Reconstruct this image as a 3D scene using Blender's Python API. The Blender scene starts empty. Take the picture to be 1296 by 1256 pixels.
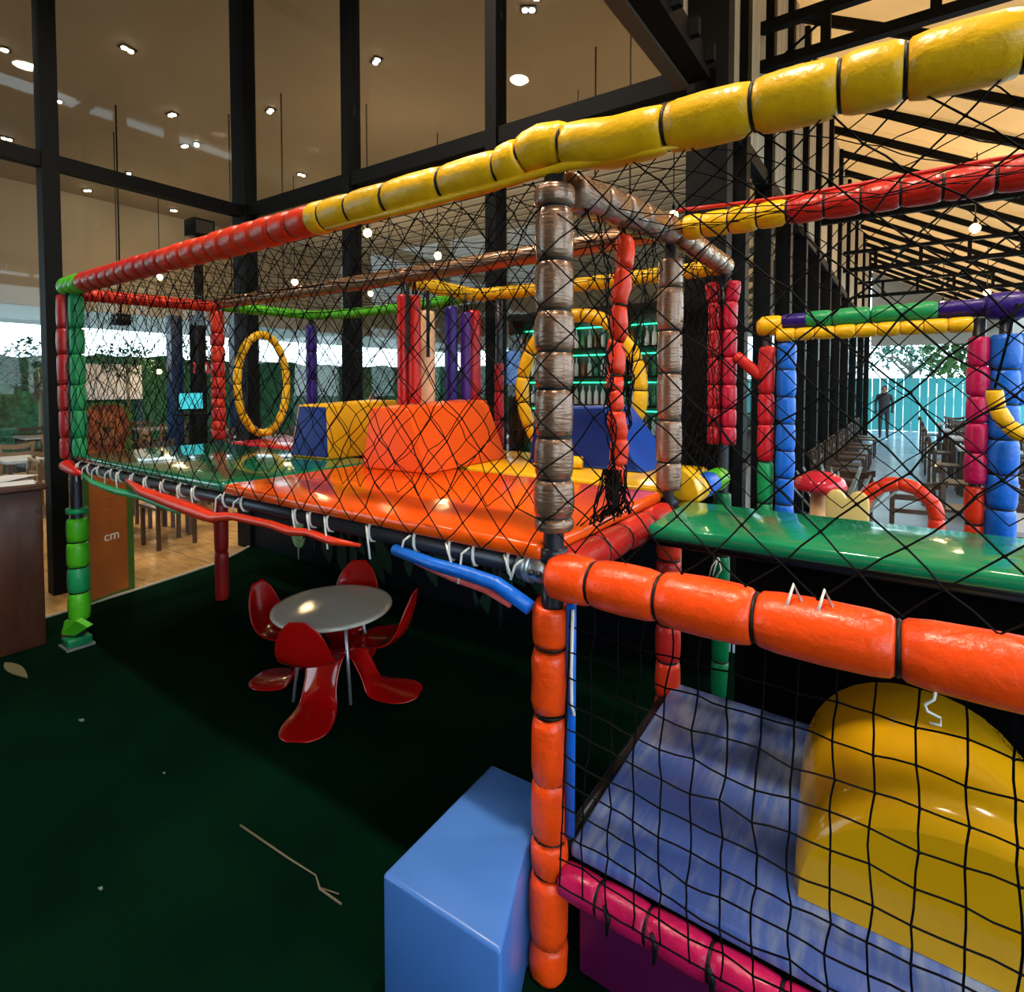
import bpy, bmesh, math, random
from mathutils import Vector, Matrix
random.seed(7)
S = bpy.context.scene
COL = S.collection
PI = math.pi

# ------------------------------------------------------------------ camera
cd = bpy.data.cameras.new('camera')
cam = bpy.data.objects.new('camera', cd); COL.objects.link(cam)
cam.location = (0.826, -1.39, 1.75)
PITCH = 2.0
cam.rotation_euler = (math.radians(90 - PITCH), 0, math.radians(35))
cd.sensor_width = 36.0
cd.lens = 712.0 / 1296.0 * 36.0
cd.shift_y = -(628 - (487 + 712 * math.tan(math.radians(PITCH)))) / 1296.0
cd.clip_start = 0.02; cd.clip_end = 300
S.camera = cam

# ------------------------------------------------------------------ world (bright overcast daylight outside the halls)
W = bpy.data.worlds.new('world'); S.world = W; W.use_nodes = True
bg = W.node_tree.nodes['Background']
bg.inputs['Color'].default_value = (0.72, 0.92, 1.0, 1)
bg.inputs['Strength'].default_value = 5.5

# ------------------------------------------------------------------ view
vs = S.view_settings
vs.view_transform = 'Standard'; vs.look = 'None'; vs.gamma = 1.0
vs.use_curve_mapping = False
vs.exposure = -0.2

# ------------------------------------------------------------------ ceiling lamps over the play area (fittings built further down)
def area_lamp(loc, size, energy, color=(1, 0.86, 0.66), spread=150, rot=(0, 0, 0)):
    l = bpy.data.lights.new('lamp_light', 'AREA'); l.shape = 'DISK'; l.size = size
    l.energy = energy; l.color = color; l.spread = math.radians(spread)
    o = bpy.data.objects.new('lamp_light', l); o.location = loc; o.rotation_euler = rot
    COL.objects.link(o); return o
PLAY_LAMPS = [(-3.1, -0.5, 5.6), (-1.3, -0.5, 5.6), (0.45, -0.45, 4.9), (-2.2, 0.9, 5.6), (1.5, 1.3, 4.2)]
LAMP_W = [70, 90, 80, 40, 30]
for p, w in zip(PLAY_LAMPS, LAMP_W):
    area_lamp((p[0], p[1], p[2] - 0.03), 0.22, w)

# ------------------------------------------------------------------ materials
MATS = {}
def mat(name, col, rough=0.5, metal=0.0, coat=0.0, bump=0.0, bscale=40.0, bstretch=(1, 1, 1), var=0.0, vscale=6.0,
        emit=None, estr=0.0, spec=0.5, bdist=0.01, detail=3.0):
    if name in MATS: return MATS[name]
    m = bpy.data.materials.new(name); m.use_nodes = True
    nt = m.node_tree; b = nt.nodes['Principled BSDF']
    b.inputs['Base Color'].default_value = (*col, 1)
    b.inputs['Roughness'].default_value = rough
    b.inputs['Metallic'].default_value = metal
    b.inputs['Coat Weight'].default_value = coat
    b.inputs['Coat Roughness'].default_value = 0.12
    b.inputs['Specular IOR Level'].default_value = spec
    if emit:
        b.inputs['Emission Color'].default_value = (*emit, 1); b.inputs['Emission Strength'].default_value = estr
    if bump or var:
        tc = nt.nodes.new('ShaderNodeTexCoord'); mp = nt.nodes.new('ShaderNodeMapping')
        mp.inputs['Scale'].default_value = bstretch
        nt.links.new(tc.outputs['Object'], mp.inputs['Vector'])
    if bump:
        n = nt.nodes.new('ShaderNodeTexNoise'); n.inputs['Scale'].default_value = bscale; n.inputs['Detail'].default_value = detail
        nt.links.new(mp.outputs['Vector'], n.inputs['Vector'])
        bp = nt.nodes.new('ShaderNodeBump'); bp.inputs['Strength'].default_value = bump; bp.inputs['Distance'].default_value = bdist
        nt.links.new(n.outputs['Fac'], bp.inputs['Height']); nt.links.new(bp.outputs['Normal'], b.inputs['Normal'])
    if var:
        n2 = nt.nodes.new('ShaderNodeTexNoise'); n2.inputs['Scale'].default_value = vscale; n2.inputs['Detail'].default_value = 4
        nt.links.new(mp.outputs['Vector'], n2.inputs['Vector'])
        r = nt.nodes.new('ShaderNodeValToRGB')
        r.color_ramp.elements[0].position = 0.3; r.color_ramp.elements[1].position = 0.7
        r.color_ramp.elements[0].color = (*[max(0, c * (1 - var)) for c in col], 1)
        r.color_ramp.elements[1].color = (*[min(1, c * (1 + var)) for c in col], 1)
        nt.links.new(n2.outputs['Fac'], r.inputs['Fac']); nt.links.new(r.outputs['Color'], b.inputs['Base Color'])
    MATS[name] = m; return m
def foam(name, col, rough=0.33): return mat(name, col, rough, bump=0.4, bscale=55, bdist=0.006, var=0.10, vscale=18, coat=0.05, spec=.32)
YEL = foam('foam_yellow', (0.78, 0.42, 0.006))
ORG = foam('foam_orange', (0.80, 0.060, 0.004))
RED = foam('foam_red', (0.46, 0.014, 0.010))
ORED = foam('foam_orange_red', (0.62, 0.030, 0.007))
CRIM = foam('foam_crimson', (0.44, 0.006, 0.014))
MAG = foam('foam_magenta', (0.44, 0.006, 0.075))
LIME = foam('foam_lime', (0.07, 0.40, 0.012))
GRN = foam('foam_green', (0.012, 0.26, 0.085))
DGRN = foam('foam_dark_green', (0.004, 0.16, 0.06))
BLU = foam('foam_blue', (0.006, 0.115, 0.58))
PUR = foam('foam_purple', (0.022, 0.006, 0.16))
DRED = foam('foam_dark_red', (0.30, 0.012, 0.012))
PINK = foam('foam_pink', (0.75, 0.10, 0.10))
CREAM = foam('foam_cream', (0.80, 0.50, 0.28))
# brown tape wrapped foam: fine winding ridges across the post
def tape(name, col):
    m = mat(name, col, 0.24, metal=0.55, coat=0.5)
    nt = m.node_tree; b = nt.nodes['Principled BSDF']
    tc = nt.nodes.new('ShaderNodeTexCoord'); n = nt.nodes.new('ShaderNodeTexNoise')
    n.inputs['Scale'].default_value = 60; n.inputs['Detail'].default_value = 4
    bp = nt.nodes.new('ShaderNodeBump'); bp.inputs['Strength'].default_value = 0.6; bp.inputs['Distance'].default_value = 0.006
    mp = nt.nodes.new('ShaderNodeMapping'); mp.inputs['Scale'].default_value = (0.35, 0.35, 2.2)
    nt.links.new(tc.outputs['Object'], mp.inputs['Vector']); nt.links.new(mp.outputs['Vector'], n.inputs['Vector'])
    nt.links.new(n.outputs['Fac'], bp.inputs['Height']); nt.links.new(bp.outputs['Normal'], b.inputs['Normal'])
    return m
BRN = tape('tape_brown', (0.22, 0.125, 0.085))
BRN2 = tape('tape_brown_dark', (0.24, 0.12, 0.06))
STEEL = mat('steel_pipe_dark', (0.035, 0.037, 0.05), 0.35, metal=0.6)
GALV = mat('galvanised', (0.45, 0.47, 0.52), 0.35, metal=0.8)
TIE = mat('black_tie', (0.003, 0.003, 0.0035), 0.5, spec=.3)
CORD = mat('black_cord', (0.0015, 0.0015, 0.002), 0.8, spec=.08)
ROPE = mat('white_rope', (0.75, 0.72, 0.70), 0.7)
BLACKM = mat('black_metal', (0.003, 0.003, 0.0035), 0.6, spec=.12)
def vinyl(name, col, rough=0.16, b=0.22): return mat(name, col, rough, bump=b, bscale=7, bdist=0.012, bstretch=(1, 1, 1), coat=0.08, var=0.06, vscale=3, spec=.4)
V_ORG = vinyl('vinyl_orange', (0.80, 0.085, 0.004)); V_GRN = vinyl('vinyl_green', (0.004, 0.13, 0.06), 0.12, .5)
V_GRN.node_tree.nodes['Principled BSDF'].inputs['Coat Weight'].default_value = .7; V_GRN.node_tree.nodes['Principled BSDF'].inputs['Coat Roughness'].default_value = .06
V_YEL = vinyl('vinyl_yellow', (0.74, 0.40, 0.008)); V_RED = vinyl('vinyl_red', (0.60, 0.02, 0.04))
V_BLU = vinyl('vinyl_blue', (0.015, 0.075, 0.42)); V_NAVY = vinyl('vinyl_navy', (0.008, 0.02, 0.20))
def bvinyl(name, col): return mat(name, col, .42, bump=.12, bscale=9, bdist=.01, var=.06, vscale=3, spec=.22)
B_ORG = bvinyl('block_orange', (.78, .085, .004)); B_YEL = bvinyl('block_yellow', (.70, .36, .006)); B_BLU = bvinyl('block_blue', (.012, .06, .36)); B_NAVY = bvinyl('block_navy', (.006, .022, .17))
V_STEP = vinyl('vinyl_step_blue', (0.05, 0.15, 0.47), 0.3, 0.08)
V_GOLD = vinyl('vinyl_gold', (0.62, 0.32, 0.004), 0.12, 0.3)
V_PURP = vinyl('vinyl_plum', (0.10, 0.006, 0.055), 0.3)

# ------------------------------------------------------------------ mesh helpers
def link(name, me, m=None, parent=None, smooth=False):
    o = bpy.data.objects.new(name, me); COL.objects.link(o)
    if m is not None:
        me.materials.clear(); me.materials.append(m)
    if smooth:
        for p in me.polygons: p.use_smooth = True
    if parent is not None: o.parent = parent
    return o
def from_bm(name, bm, m=None, parent=None, smooth=False):
    me = bpy.data.meshes.new(name); bm.normal_update(); bm.to_mesh(me); bm.free()
    return link(name, me, m, parent, smooth)
def empty(name, loc=(0, 0, 0), rz=0):
    o = bpy.data.objects.new(name, None); COL.objects.link(o); o.empty_display_size = 0.05
    o.location = loc; o.rotation_euler = (0, 0, rz); return o
def tag(o, label, cat, group=None):
    o['label'] = label; o['category'] = cat
    if group: o['group'] = group
    return o
def struct(o): o['kind'] = 'structure'; return o
def bm_box(bm, x0, x1, y0, y1, z0, z1, rot=None, bev=0.0):
    vs_ = [Vector((x, y, z)) for x in (x0, x1) for y in (y0, y1) for z in (z0, z1)]
    if rot is not None: vs_ = [rot @ v for v in vs_]
    v = [bm.verts.new(p) for p in vs_]
    fs = []
    for idx in ((0, 1, 3, 2), (4, 6, 7, 5), (0, 4, 5, 1), (2, 3, 7, 6), (0, 2, 6, 4), (1, 5, 7, 3)):
        fs.append(bm.faces.new([v[i] for i in idx]))
    if bev:
        es = list({e for f in fs for e in f.edges})
        bmesh.ops.bevel(bm, geom=es, offset=bev, segments=3, affect='EDGES', profile=0.5)
def box(name, x0, x1, y0, y1, z0, z1, m, parent=None, bev=0.0, rot=None, smooth=False):
    bm = bmesh.new(); bm_box(bm, x0, x1, y0, y1, z0, z1, rot, bev)
    bmesh.ops.recalc_face_normals(bm, faces=bm.faces)
    return from_bm(name, bm, m, parent, smooth or bev > 0)
def frame_of(d):
    d = d.normalized(); up = Vector((0, 0, 1)) if abs(d.z) < 0.9 else Vector((0, 1, 0))
    a = d.cross(up).normalized(); b = a.cross(d).normalized(); return a, b
def bm_tube(bm, pts, radii, n=8, caps=True):
    pts = [Vector(p) for p in pts]
    if not hasattr(radii, '__len__'): radii = [radii] * len(pts)
    rings = []; a = None
    for i, p in enumerate(pts):
        d = pts[min(i + 1, len(pts) - 1)] - pts[max(i - 1, 0)]
        if d.length < 1e-9: d = Vector((0, 0, 1))
        if a is None: a, b = frame_of(d)
        else:
            dn = d.normalized(); a = (a - dn * a.dot(dn)).normalized(); b = a.cross(dn)
        rings.append([bm.verts.new(p + (a * math.cos(2 * PI * k / n) + b * math.sin(2 * PI * k / n)) * radii[i]) for k in range(n)])
    for r0, r1 in zip(rings, rings[1:]):
        for k in range(n): bm.faces.new((r0[k], r0[(k + 1) % n], r1[(k + 1) % n], r1[k]))
    if caps:
        bm.faces.new(rings[0][::-1]); bm.faces.new(rings[-1])
def tube(name, pts, r, m, parent=None, n=8):
    bm = bmesh.new(); bm_tube(bm, pts, r, n); bmesh.ops.recalc_face_normals(bm, faces=bm.faces)
    return from_bm(name, bm, m, parent, True)
def bm_lathe(bm, prof, n=16, off=(0, 0, 0)):
    rings = []
    for r, z in prof:
        rings.append([bm.verts.new((off[0] + r * math.cos(2 * PI * k / n), off[1] + r * math.sin(2 * PI * k / n), off[2] + z)) for k in range(n)])
    for r0, r1 in zip(rings, rings[1:]):
        for k in range(n): bm.faces.new((r0[k], r0[(k + 1) % n], r1[(k + 1) % n], r1[k]))
    bm.faces.new(rings[0][::-1]); bm.faces.new(rings[-1])
def lathe(name, prof, m, parent=None, n=16, off=(0, 0, 0)):
    bm = bmesh.new(); bm_lathe(bm, prof, n, off); bmesh.ops.recalc_face_normals(bm, faces=bm.faces)
    return from_bm(name, bm, m, parent, True)
def prism(name, poly, axis, d0, d1, m, parent=None, bev=0.0):
    """poly: 2-D outline in the two other axes; extruded from d0 to d1 along axis"""
    bm = bmesh.new()
    def P(a, b, d): return {'x': (d, a, b), 'y': (a, d, b), 'z': (a, b, d)}[axis]
    lo = [bm.verts.new(P(a, b, d0)) for a, b in poly]; hi = [bm.verts.new(P(a, b, d1)) for a, b in poly]
    bm.faces.new(lo); bm.faces.new(hi[::-1])
    for i in range(len(poly)):
        j = (i + 1) % len(poly); bm.faces.new((lo[i], hi[i], hi[j], lo[j]))
    bmesh.ops.recalc_face_normals(bm, faces=bm.faces)
    if bev: bmesh.ops.bevel(bm, geom=list(bm.edges), offset=bev, segments=3, affect='EDGES', profile=0.5)
    return from_bm(name, bm, m, parent, bev > 0)
def copy_tree(o, parent=None):
    c = o.copy(); COL.objects.link(c)
    if parent is not None: c.parent = parent
    for ch in list(o.children): copy_tree(ch, c)
    return c

# ------------------------------------------------------------------ SETTING
TURF = mat('turf_green', (0.0004, 0.0092, 0.0042), 0.95, spec=0.02, bump=0.8, bscale=260, bdist=0.004, var=0.35, vscale=1.6)
EDGE = [(-4.42, -3.0), (-4.40, -0.6), (-4.42, 0.1), (-4.50, 0.65), (-4.56, 1.0), (-4.66, 1.45), (-4.86, 1.80), (-4.95, 1.93)]
prism_turf = prism('floor', [(3.4, -6.0), (3.4, 2.4), (-0.2, 2.4), (-4.95, 2.15)] + EDGE[::-1] + [(-4.42, -6.0)], 'z', -0.04, 0.0, TURF)
struct(prism_turf)
CONC = mat('floor_polished', (0.22, 0.32, 0.46), 0.2, bump=0.05, bscale=3, var=0.15, vscale=1.5)
struct(box('floor', -0.24, 6.0, 2.4, 30, -0.06, -0.012, CONC))
WOODF = mat('floor_wood', (0.42, 0.24, 0.085), 0.3, bump=0.08, bscale=12, bstretch=(1, 8, 1), var=0.35, vscale=4)
DARKG = mat('floor_joint', (0.05, 0.035, 0.02), 0.8)
ff = struct(box('floor', -20, -0.26, 2.16, 22, -0.10, -0.03, DARKG))
fl = struct(box('floor', -20, -4.2, -8, 2.16, -0.10, -0.045, DARKG))
tile = None
for i in range(9):
    for j in range(7):
        x0 = -4.50 - 1.0 * (i + 1); y0 = -3.6 + 1.0 * j
        if i == 0 and j < 2: pass
        if tile is None:
            tile = box('floor_tile', 0.004, 0.996, 0.004, 0.996, -0.045, -0.02, WOODF, fl); t = tile
        else:
            t = tile.copy(); COL.objects.link(t)
        t.location = (x0, y0, 0)
ft = None
for i in range(5):
    for j in range(5):
        if ft is None: ft = box('floor_tile', 0.004, 1.996, 0.004, 1.996, -0.03, -0.015, WOODF, ff); t = ft
        else: t = ft.copy(); COL.objects.link(t)
        t.location = (-10.3 + 2 * i, 2.2 + 2 * j, 0)
# light metal strip along the turf edge
STRIP = mat('threshold_metal', (0.5, 0.45, 0.38), 0.4, metal=0.3)
bm = bmesh.new()
for (xa, ya), (xb, yb) in zip(EDGE, EDGE[1:]):
    q = [bm.verts.new(p) for p in ((xa, ya, 0.012), (xb, yb, 0.012), (xb - .03, yb, 0.012), (xa - .03, ya, 0.012),
                                   (xa, ya, -0.03), (xb, yb, -0.03), (xb - .03, yb, -0.03), (xa - .03, ya, -0.03))]
    for idx in ((0, 1, 2, 3), (7, 6, 5, 4), (0, 4, 5, 1), (2, 6, 7, 3)): bm.faces.new([q[k] for k in idx])
struct(from_bm('trim_1', bm, STRIP))

# --- glass screen walls around the play area: black mullions, transoms, panes
def glass_mat():
    m = bpy.data.materials.new('pane_glass'); m.use_nodes = True; nt = m.node_tree; nt.nodes.clear()
    o = nt.nodes.new('ShaderNodeOutputMaterial'); mx = nt.nodes.new('ShaderNodeMixShader')
    tr = nt.nodes.new('ShaderNodeBsdfTransparent'); tr.inputs['Color'].default_value = (0.93, 0.95, 0.95, 1)
    gl = nt.nodes.new('ShaderNodeBsdfGlossy'); gl.inputs['Roughness'].default_value = 0.02
    lw = nt.nodes.new('ShaderNodeLayerWeight'); lw.inputs['Blend'].default_value = 0.5
    pw = nt.nodes.new('ShaderNodeMath'); pw.operation = 'POWER'; pw.inputs[1].default_value = 4.0
    fr = nt.nodes.new('ShaderNodeMath'); fr.operation = 'MULTIPLY_ADD'; fr.inputs[1].default_value = 0.85; fr.inputs[2].default_value = 0.02
    nt.links.new(lw.outputs['Facing'], pw.inputs[0]); nt.links.new(pw.outputs[0], fr.inputs[0])
    nt.links.new(fr.outputs[0], mx.inputs[0]); nt.links.new(tr.outputs[0], mx.inputs[1]); nt.links.new(gl.outputs[0], mx.inputs[2])
    nt.links.new(mx.outputs[0], o.inputs[0]); return m
GLASS = glass_mat()
WB0, WB1 = Vector((-0.17, 2.10, 0)), Vector((-5.05, 1.98, 0))     # back screen, right end to corner
def wall_screen(name, A, B, posts, transoms, zt, panes, label):
    root = empty(name, A); struct(root)
    d = (B - A); L = d.length; d.normalize(); ang = math.atan2(d.y, d.x)
    root.rotation_euler = (0, 0, ang)
    for s, w in posts: box('mullion', s - w / 2, s + w / 2, -0.07, 0.07, -0.03, zt, BLACKM, root)
    for z0, z1, s0, s1 in transoms: box('transom', s0, s1, -0.05, 0.05, z0, z1, BLACKM, root)
    for s0, s1, z0, z1 in panes: box('pane', s0, s1, -0.006, 0.006, z0, z1, GLASS, root)
    return root
LB = (WB1 - WB0).length
mb = [0.0, 1.57, 3.18, LB]
TR = 3.60
wall_screen('wall_back', WB0, WB1, [(0.0, 0.24), (1.57, 0.10), (3.18, 0.10), (LB, 0.24)],
            [(TR - .06, TR + .06, 0, LB), (6.0, 6.12, 0, LB), (1.1, 1.16, 0, LB)], 6.12,
            [(a + .05, b - .05, z0, z1) for a, b in zip(mb, mb[1:]) for z0, z1 in ((TR + .06, 6.0), (1.16, TR - .06))], '')
WL0, WL1 = Vector((-5.05, 1.98, 0)), Vector((-5.05, -6.0, 0))
ml = [0.0, 1.70, 3.4, 5.1, 6.8, 7.98]
wall_screen('wall_left', WL0, WL1, [(s, 0.12) for s in ml[1:]],
            [(TR - .06, TR + .06, 0, 7.98), (6.0, 6.12, 0, 7.98)], 6.12,
            [(a + .05, b - .05, TR + .06, 6.0) for a, b in zip(ml, ml[1:])] + [(ml[0] + .12, ml[1] - .06, 2.35, TR - .06)] +
            [(a + .05, b - .05, 0.0, TR - .06) for a, b in zip(ml[1:], ml[2:])], '')
# dark spandrel under the back screen with a painted leaf mural
NAVYW = mat('wall_dark_navy', (0.002, 0.003, 0.007), 0.6, spec=.15)
spand = struct(box('wall_low', -5.0, -0.3, 1.955, 2.0, 0.0, 1.12, NAVYW))
LEAFD = mat('mural_leaf_dark', (0.004, 0.035, 0.016), 0.6); LEAFL = mat('mural_leaf_light', (0.22, 0.40, 0.16), 0.6)
def leaf_outline(L, w, n=7):
    up = [(L * k / n, w * math.sin(PI * (k / n) ** 0.8)) for k in range(n + 1)]
    return up + [(x, -y) for x, y in up[-2:0:-1]]
def wall_leaf(x, z, ang, L, w, m):
    pts = [(x + a * math.cos(ang) - b * math.sin(ang), z + a * math.sin(ang) + b * math.cos(ang)) for a, b in leaf_outline(L, w)]
    return prism('mural_leaf', pts, 'y', 1.945, 1.9549, m, spand)
sx = -4.12
for k, (dz, sg, L) in enumerate([(0.02, 1, .16), (0.02, -1, .16), (0.10, 1, .17), (0.10, -1, .17), (0.19, 1, .14), (0.19, -1, .14)]):
    wall_leaf(sx, 0.10 + dz, PI / 2 - sg * 0.75, L, 0.032, LEAFL)
wall_leaf(sx, 0.0, PI / 2, 0.42, 0.009, LEAFL)
for k in range(16):
    x = -3.6 + 0.17 * k + random.uniform(-.05, .05)
    wall_leaf(x, random.uniform(.0, .35), PI / 2 + random.uniform(-.9, .9), random.uniform(.35, .6), random.uniform(.05, .1), LEAFD)

# --- facade along the corridor: black columns, panes, corrugated cladding above
fac = empty('wall_corridor', (-0.25, 2.16, 0)); struct(fac)
cols = [0.95, 1.9, 2.9, 4.0, 5.2, 6.6, 8.2, 10.0, 12.2, 15, 18]
for s in cols: box('mullion', -0.06, 0.08, s - .06, s + .06, -0.03, 5.95, BLACKM, fac)
pv = [0.1] + cols
for a, b in zip(pv, pv[1:]): box('pane', -0.006, 0.006, a + .06, b - .06, 0.02, 3.5, GLASS, fac)
box('transom', -0.05, 0.05, 0.1, 18, 3.5, 3.62, BLACKM, fac)
CLAD = mat('cladding_cream', (0.50, 0.44, 0.36), 0.55)
bm = bmesh.new(); n = 330; rows = []
for k in range(n + 1):
    y = 0.1 + 18.0 * k / n; x = 0.02 if (k // 2) % 2 else -0.02
    rows.append((bm.verts.new((x, y, 3.62)), bm.verts.new((x, y, 6.0))))
for a, b in zip(rows, rows[1:]): bm.faces.new((a[0], b[0], b[1], a[1]))
from_bm('cladding', bm, CLAD, fac)

# --- roofs
ROOFP = mat('roof_panel_cream', (0.66, 0.50, 0.33), 0.55, var=0.12, vscale=1.2)
nt = ROOFP.node_tree; tl = nt.nodes.new('ShaderNodeBsdfTranslucent'); tl.inputs['Color'].default_value = (.90, .62, .34, 1)
mxs = nt.nodes.new('ShaderNodeMixShader'); mxs.inputs[0].default_value = .45
nt.links.new(nt.nodes['Principled BSDF'].outputs[0], mxs.inputs[1]); nt.links.new(tl.outputs[0], mxs.inputs[2]); nt.links.new(mxs.outputs[0], nt.nodes['Material Output'].inputs[0])
r0, r1 = Vector((-0.33, 0, 5.95)), Vector((3.5, 0, 3.92))
roof = empty('ceiling', (0, 0, 0)); struct(roof)
sl = math.atan2(r1.z - r0.z, r1.x - r0.x); RL = (r1 - r0).length
roof_rot = Matrix.Translation(r0) @ Matrix.Rotation(-sl, 4, 'Y')
yy = -6.0
pn = 0
while yy < 24:
    o = box('roof_panel', 0, RL, yy + .01, yy + 0.99, 0.06, 0.09, ROOFP, roof, rot=roof_rot)
    yy += 1.0
for k in range(26):
    y = -5.6 + 1.14 * k
    box('rafter', 0, RL, y - .028, y + .028, -0.05, 0.055, BLACKM, roof, rot=roof_rot)
box('eaves_beam', 3.45, 3.6, -6, 24, 3.72, 3.9, BLACKM, roof)
box('ridge_beam', -0.42, -0.30, -6, 24, 5.78, 5.95, BLACKM, roof)
struct(box('wall_gable', -0.3, 6.0, 23.9, 24.0, 3.2, 6.0, mat('gable_grey', (.30, .28, .25), .7)))
# play-area flat ceiling
CEILP = mat('ceiling_plaster', (0.45, 0.39, 0.32), 0.8)
cp = struct(box('ceiling', -5.05, -0.43, -6.0, 2.1, 6.13, 6.2, CEILP))
struct(box('wall_rear', -5.05, 3.6, -6.1, -6.0, 0, 6.2, mat('wall_rear_paint', (0.10, 0.085, 0.07), 0.8)))
# edge beam with brackets running back from the corner column
eb = struct(empty('trim_2', (0, 0, 0)))
box('beam', -0.26, -0.14, -3.0, 1.98, 3.52, 3.66, BLACKM, eb)
box('flange', -0.34, -0.26, -3.0, 1.98, 3.50, 3.535, mat('beam_brown', (0.06, 0.045, 0.03), 0.5), eb)
brk = None
for k in range(14):
    if brk is None: brk = box('bracket', -0.14, -0.09, -0.02, 0.02, 3.57, 3.66, BLACKM, eb); b_ = brk
    else: b_ = brk.copy(); COL.objects.link(b_)
    b_.location = (0, 1.9 - 0.28 * k, 0)
# corrugated fascia above that beam
bm = bmesh.new(); rows = []
for k in range(121):
    y = -3.0 + 5.05 * k / 120; x = -0.30 + (0.02 if (k // 2) % 2 else -0.02)
    rows.append((bm.verts.new((x, y, 3.67)), bm.verts.new((x, y, 6.0))))
for a, b in zip(rows, rows[1:]): bm.faces.new((a[0], b[0], b[1], a[1]))
from_bm('fascia', bm, CLAD, eb)
# truss across the corridor
tr = struct(empty('trim_3', (0, 3.85, 0)))
box('chord', -0.3, 2.55, -.04, .04, 4.42, 4.50, BLACKM, tr)
box('chord', -0.3, 2.3, -.04, .04, 4.74, 4.82, BLACKM, tr)
for x in (0.24, 0.95, 1.65): box('web', x - .035, x + .035, -.035, .035, 4.5, 4.74, BLACKM, tr)
tube('brace', [(-0.2, .05, 4.45), (0.95, .05, 5.2)], .012, BLACKM, tr)
for k, y in enumerate((7.5, 11.5, 15.5)):
    t2 = struct(empty('trim_%d' % (4 + k), (0, y, 0)))
    box('chord', -0.3, 3.3, -.04, .04, 3.95, 4.03, BLACKM, t2); box('chord', -0.3, 2.6, -.04, .04, 4.3, 4.36, BLACKM, t2)
    for x in (0.3, 1.0, 1.7, 2.4): box('web', x - .03, x + .03, -.03, .03, 4.03, 4.3, BLACKM, t2)

# --- restaurant halls behind the glass
MOCHA = mat('ceiling_mocha', (0.25, 0.205, 0.155), 0.75, var=0.06, vscale=0.6)
struct(box('ceiling', -20, -5.1, -8, 22, 6.15, 6.23, MOCHA))
struct(box('ceiling', -5.1, -0.30, 2.0, 22, 6.15, 6.23, MOCHA))
SOFF = mat('soffit_taupe', (0.36, 0.29, 0.21), 0.7)
struct(box('wall_soffit', -15.2, -15.0, -8, 11.0, 3.5, 6.15, SOFF))
struct(box('ceiling_low', -20, -15.2, -8, 11.0, 3.5, 3.6, mat('ceiling_low_grey', (0.16, 0.22, 0.30), 0.35)))
struct(box('wall_header', -20, -0.3, 19, 19.2, 3.4, 6.15, SOFF))
struct(box('wall_far_left', -15.2, -15.0, 11.0, 19, 3.5, 6.15, SOFF))
struct(box('ceiling_shade', -14.95, -.35, 7.9, 18.95, 6.115, 6.145, mat('gap_shade', (.03, .03, .03), .8)))  # dark sheet added over the slats, shade between them put into its colour
struct(box('ceiling_low', -20, -15.2, 11.0, 22, 3.5, 3.6, MATS['ceiling_low_grey']))
sc_ = struct(empty('ceiling_slats', (0, 0, 0)))
SLAT = mat('slat_white', (0.82, 0.78, 0.70), 0.6)
s0 = None
for k in range(26):
    if s0 is None: s0 = box('slat', -14.9, -0.4, -.13, .13, 5.98, 6.02, SLAT, sc_); s_ = s0
    else: s_ = s0.copy(); COL.objects.link(s_)
    s_.location = (0, 8.1 + 0.42 * k, 0)
# low hedge walls on the open perimeter
def hedge(name, x0, x1, y0, y1, z1, label):
    bm = bmesh.new(); rnd = random.Random(3)
    L = max(x1 - x0, y1 - y0); along_x = (x1 - x0) > (y1 - y0)
    nx = int(L / .35); nz = int(z1 / .3)
    def P(i, j, side):
        t = i / nx; w = rnd.uniform(-.07, .07)
        if along_x: return (x0 + (x1 - x0) * t, (y0 if side == 0 else y1) + w, z1 * j / nz + (rnd.uniform(-.12, .12) if j == nz else 0))
        return ((x0 if side == 0 else x1) + w, y0 + (y1 - y0) * t, z1 * j / nz + (rnd.uniform(-.12, .12) if j == nz else 0))
    g = [[[bm.verts.new(P(i, j, s)) for j in range(nz + 1)] for i in range(nx + 1)] for s in (0, 1)]
    for s in (0, 1):
        for i in range(nx):
            for j in range(nz): bm.faces.new((g[s][i][j], g[s][i + 1][j], g[s][i + 1][j + 1], g[s][i][j + 1]))
    for i in range(nx): bm.faces.new((g[0][i][nz], g[0][i + 1][nz], g[1][i + 1][nz], g[1][i][nz]))
    for e in (0, nx):
        for j in range(nz): bm.faces.new((g[0][e][j], g[0][e][j + 1], g[1][e][j + 1], g[1][e][j]))
    bmesh.ops.recalc_face_normals(bm, faces=bm.faces)
    body = from_bm('leaf_mass', bm, mat('hedge_green', (0.03, 0.14, 0.07), 0.8, bump=1.0, bscale=14, bdist=.08, var=0.5, vscale=7))
    root = empty(name, (0, 0, 0)); body.parent = root
    bm = bmesh.new()
    for k in range(int(L * 22)):
        t = rnd.random(); z = z1 + rnd.uniform(-.25, .22)
        p = Vector((x0 + (x1 - x0) * t, rnd.uniform(y0 - .1, y1 + .1), z)) if along_x else Vector((rnd.uniform(x0 - .1, x1 + .1), y0 + (y1 - y0) * t, z))
        d = Vector((rnd.uniform(-1, 1), rnd.uniform(-1, 1), rnd.uniform(-.2, 1))).normalized() * .1; a, b = frame_of(d)
        bm.faces.new([bm.verts.new(q) for q in (p, p + d * .5 + a * .03, p + d, p + d * .5 - a * .03)])
    lf = from_bm('leaf_tips', bm, mat('hedge_leaf', (0.05, 0.20, 0.10), 0.6), root); lf['kind'] = 'stuff'
    tag(root, label, 'hedge'); return root
hedge('hedge', -17.6, -17.0, -7.5, 20.2, 2.5, 'tall clipped green hedge seen beyond the dining tables at far left')
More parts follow.
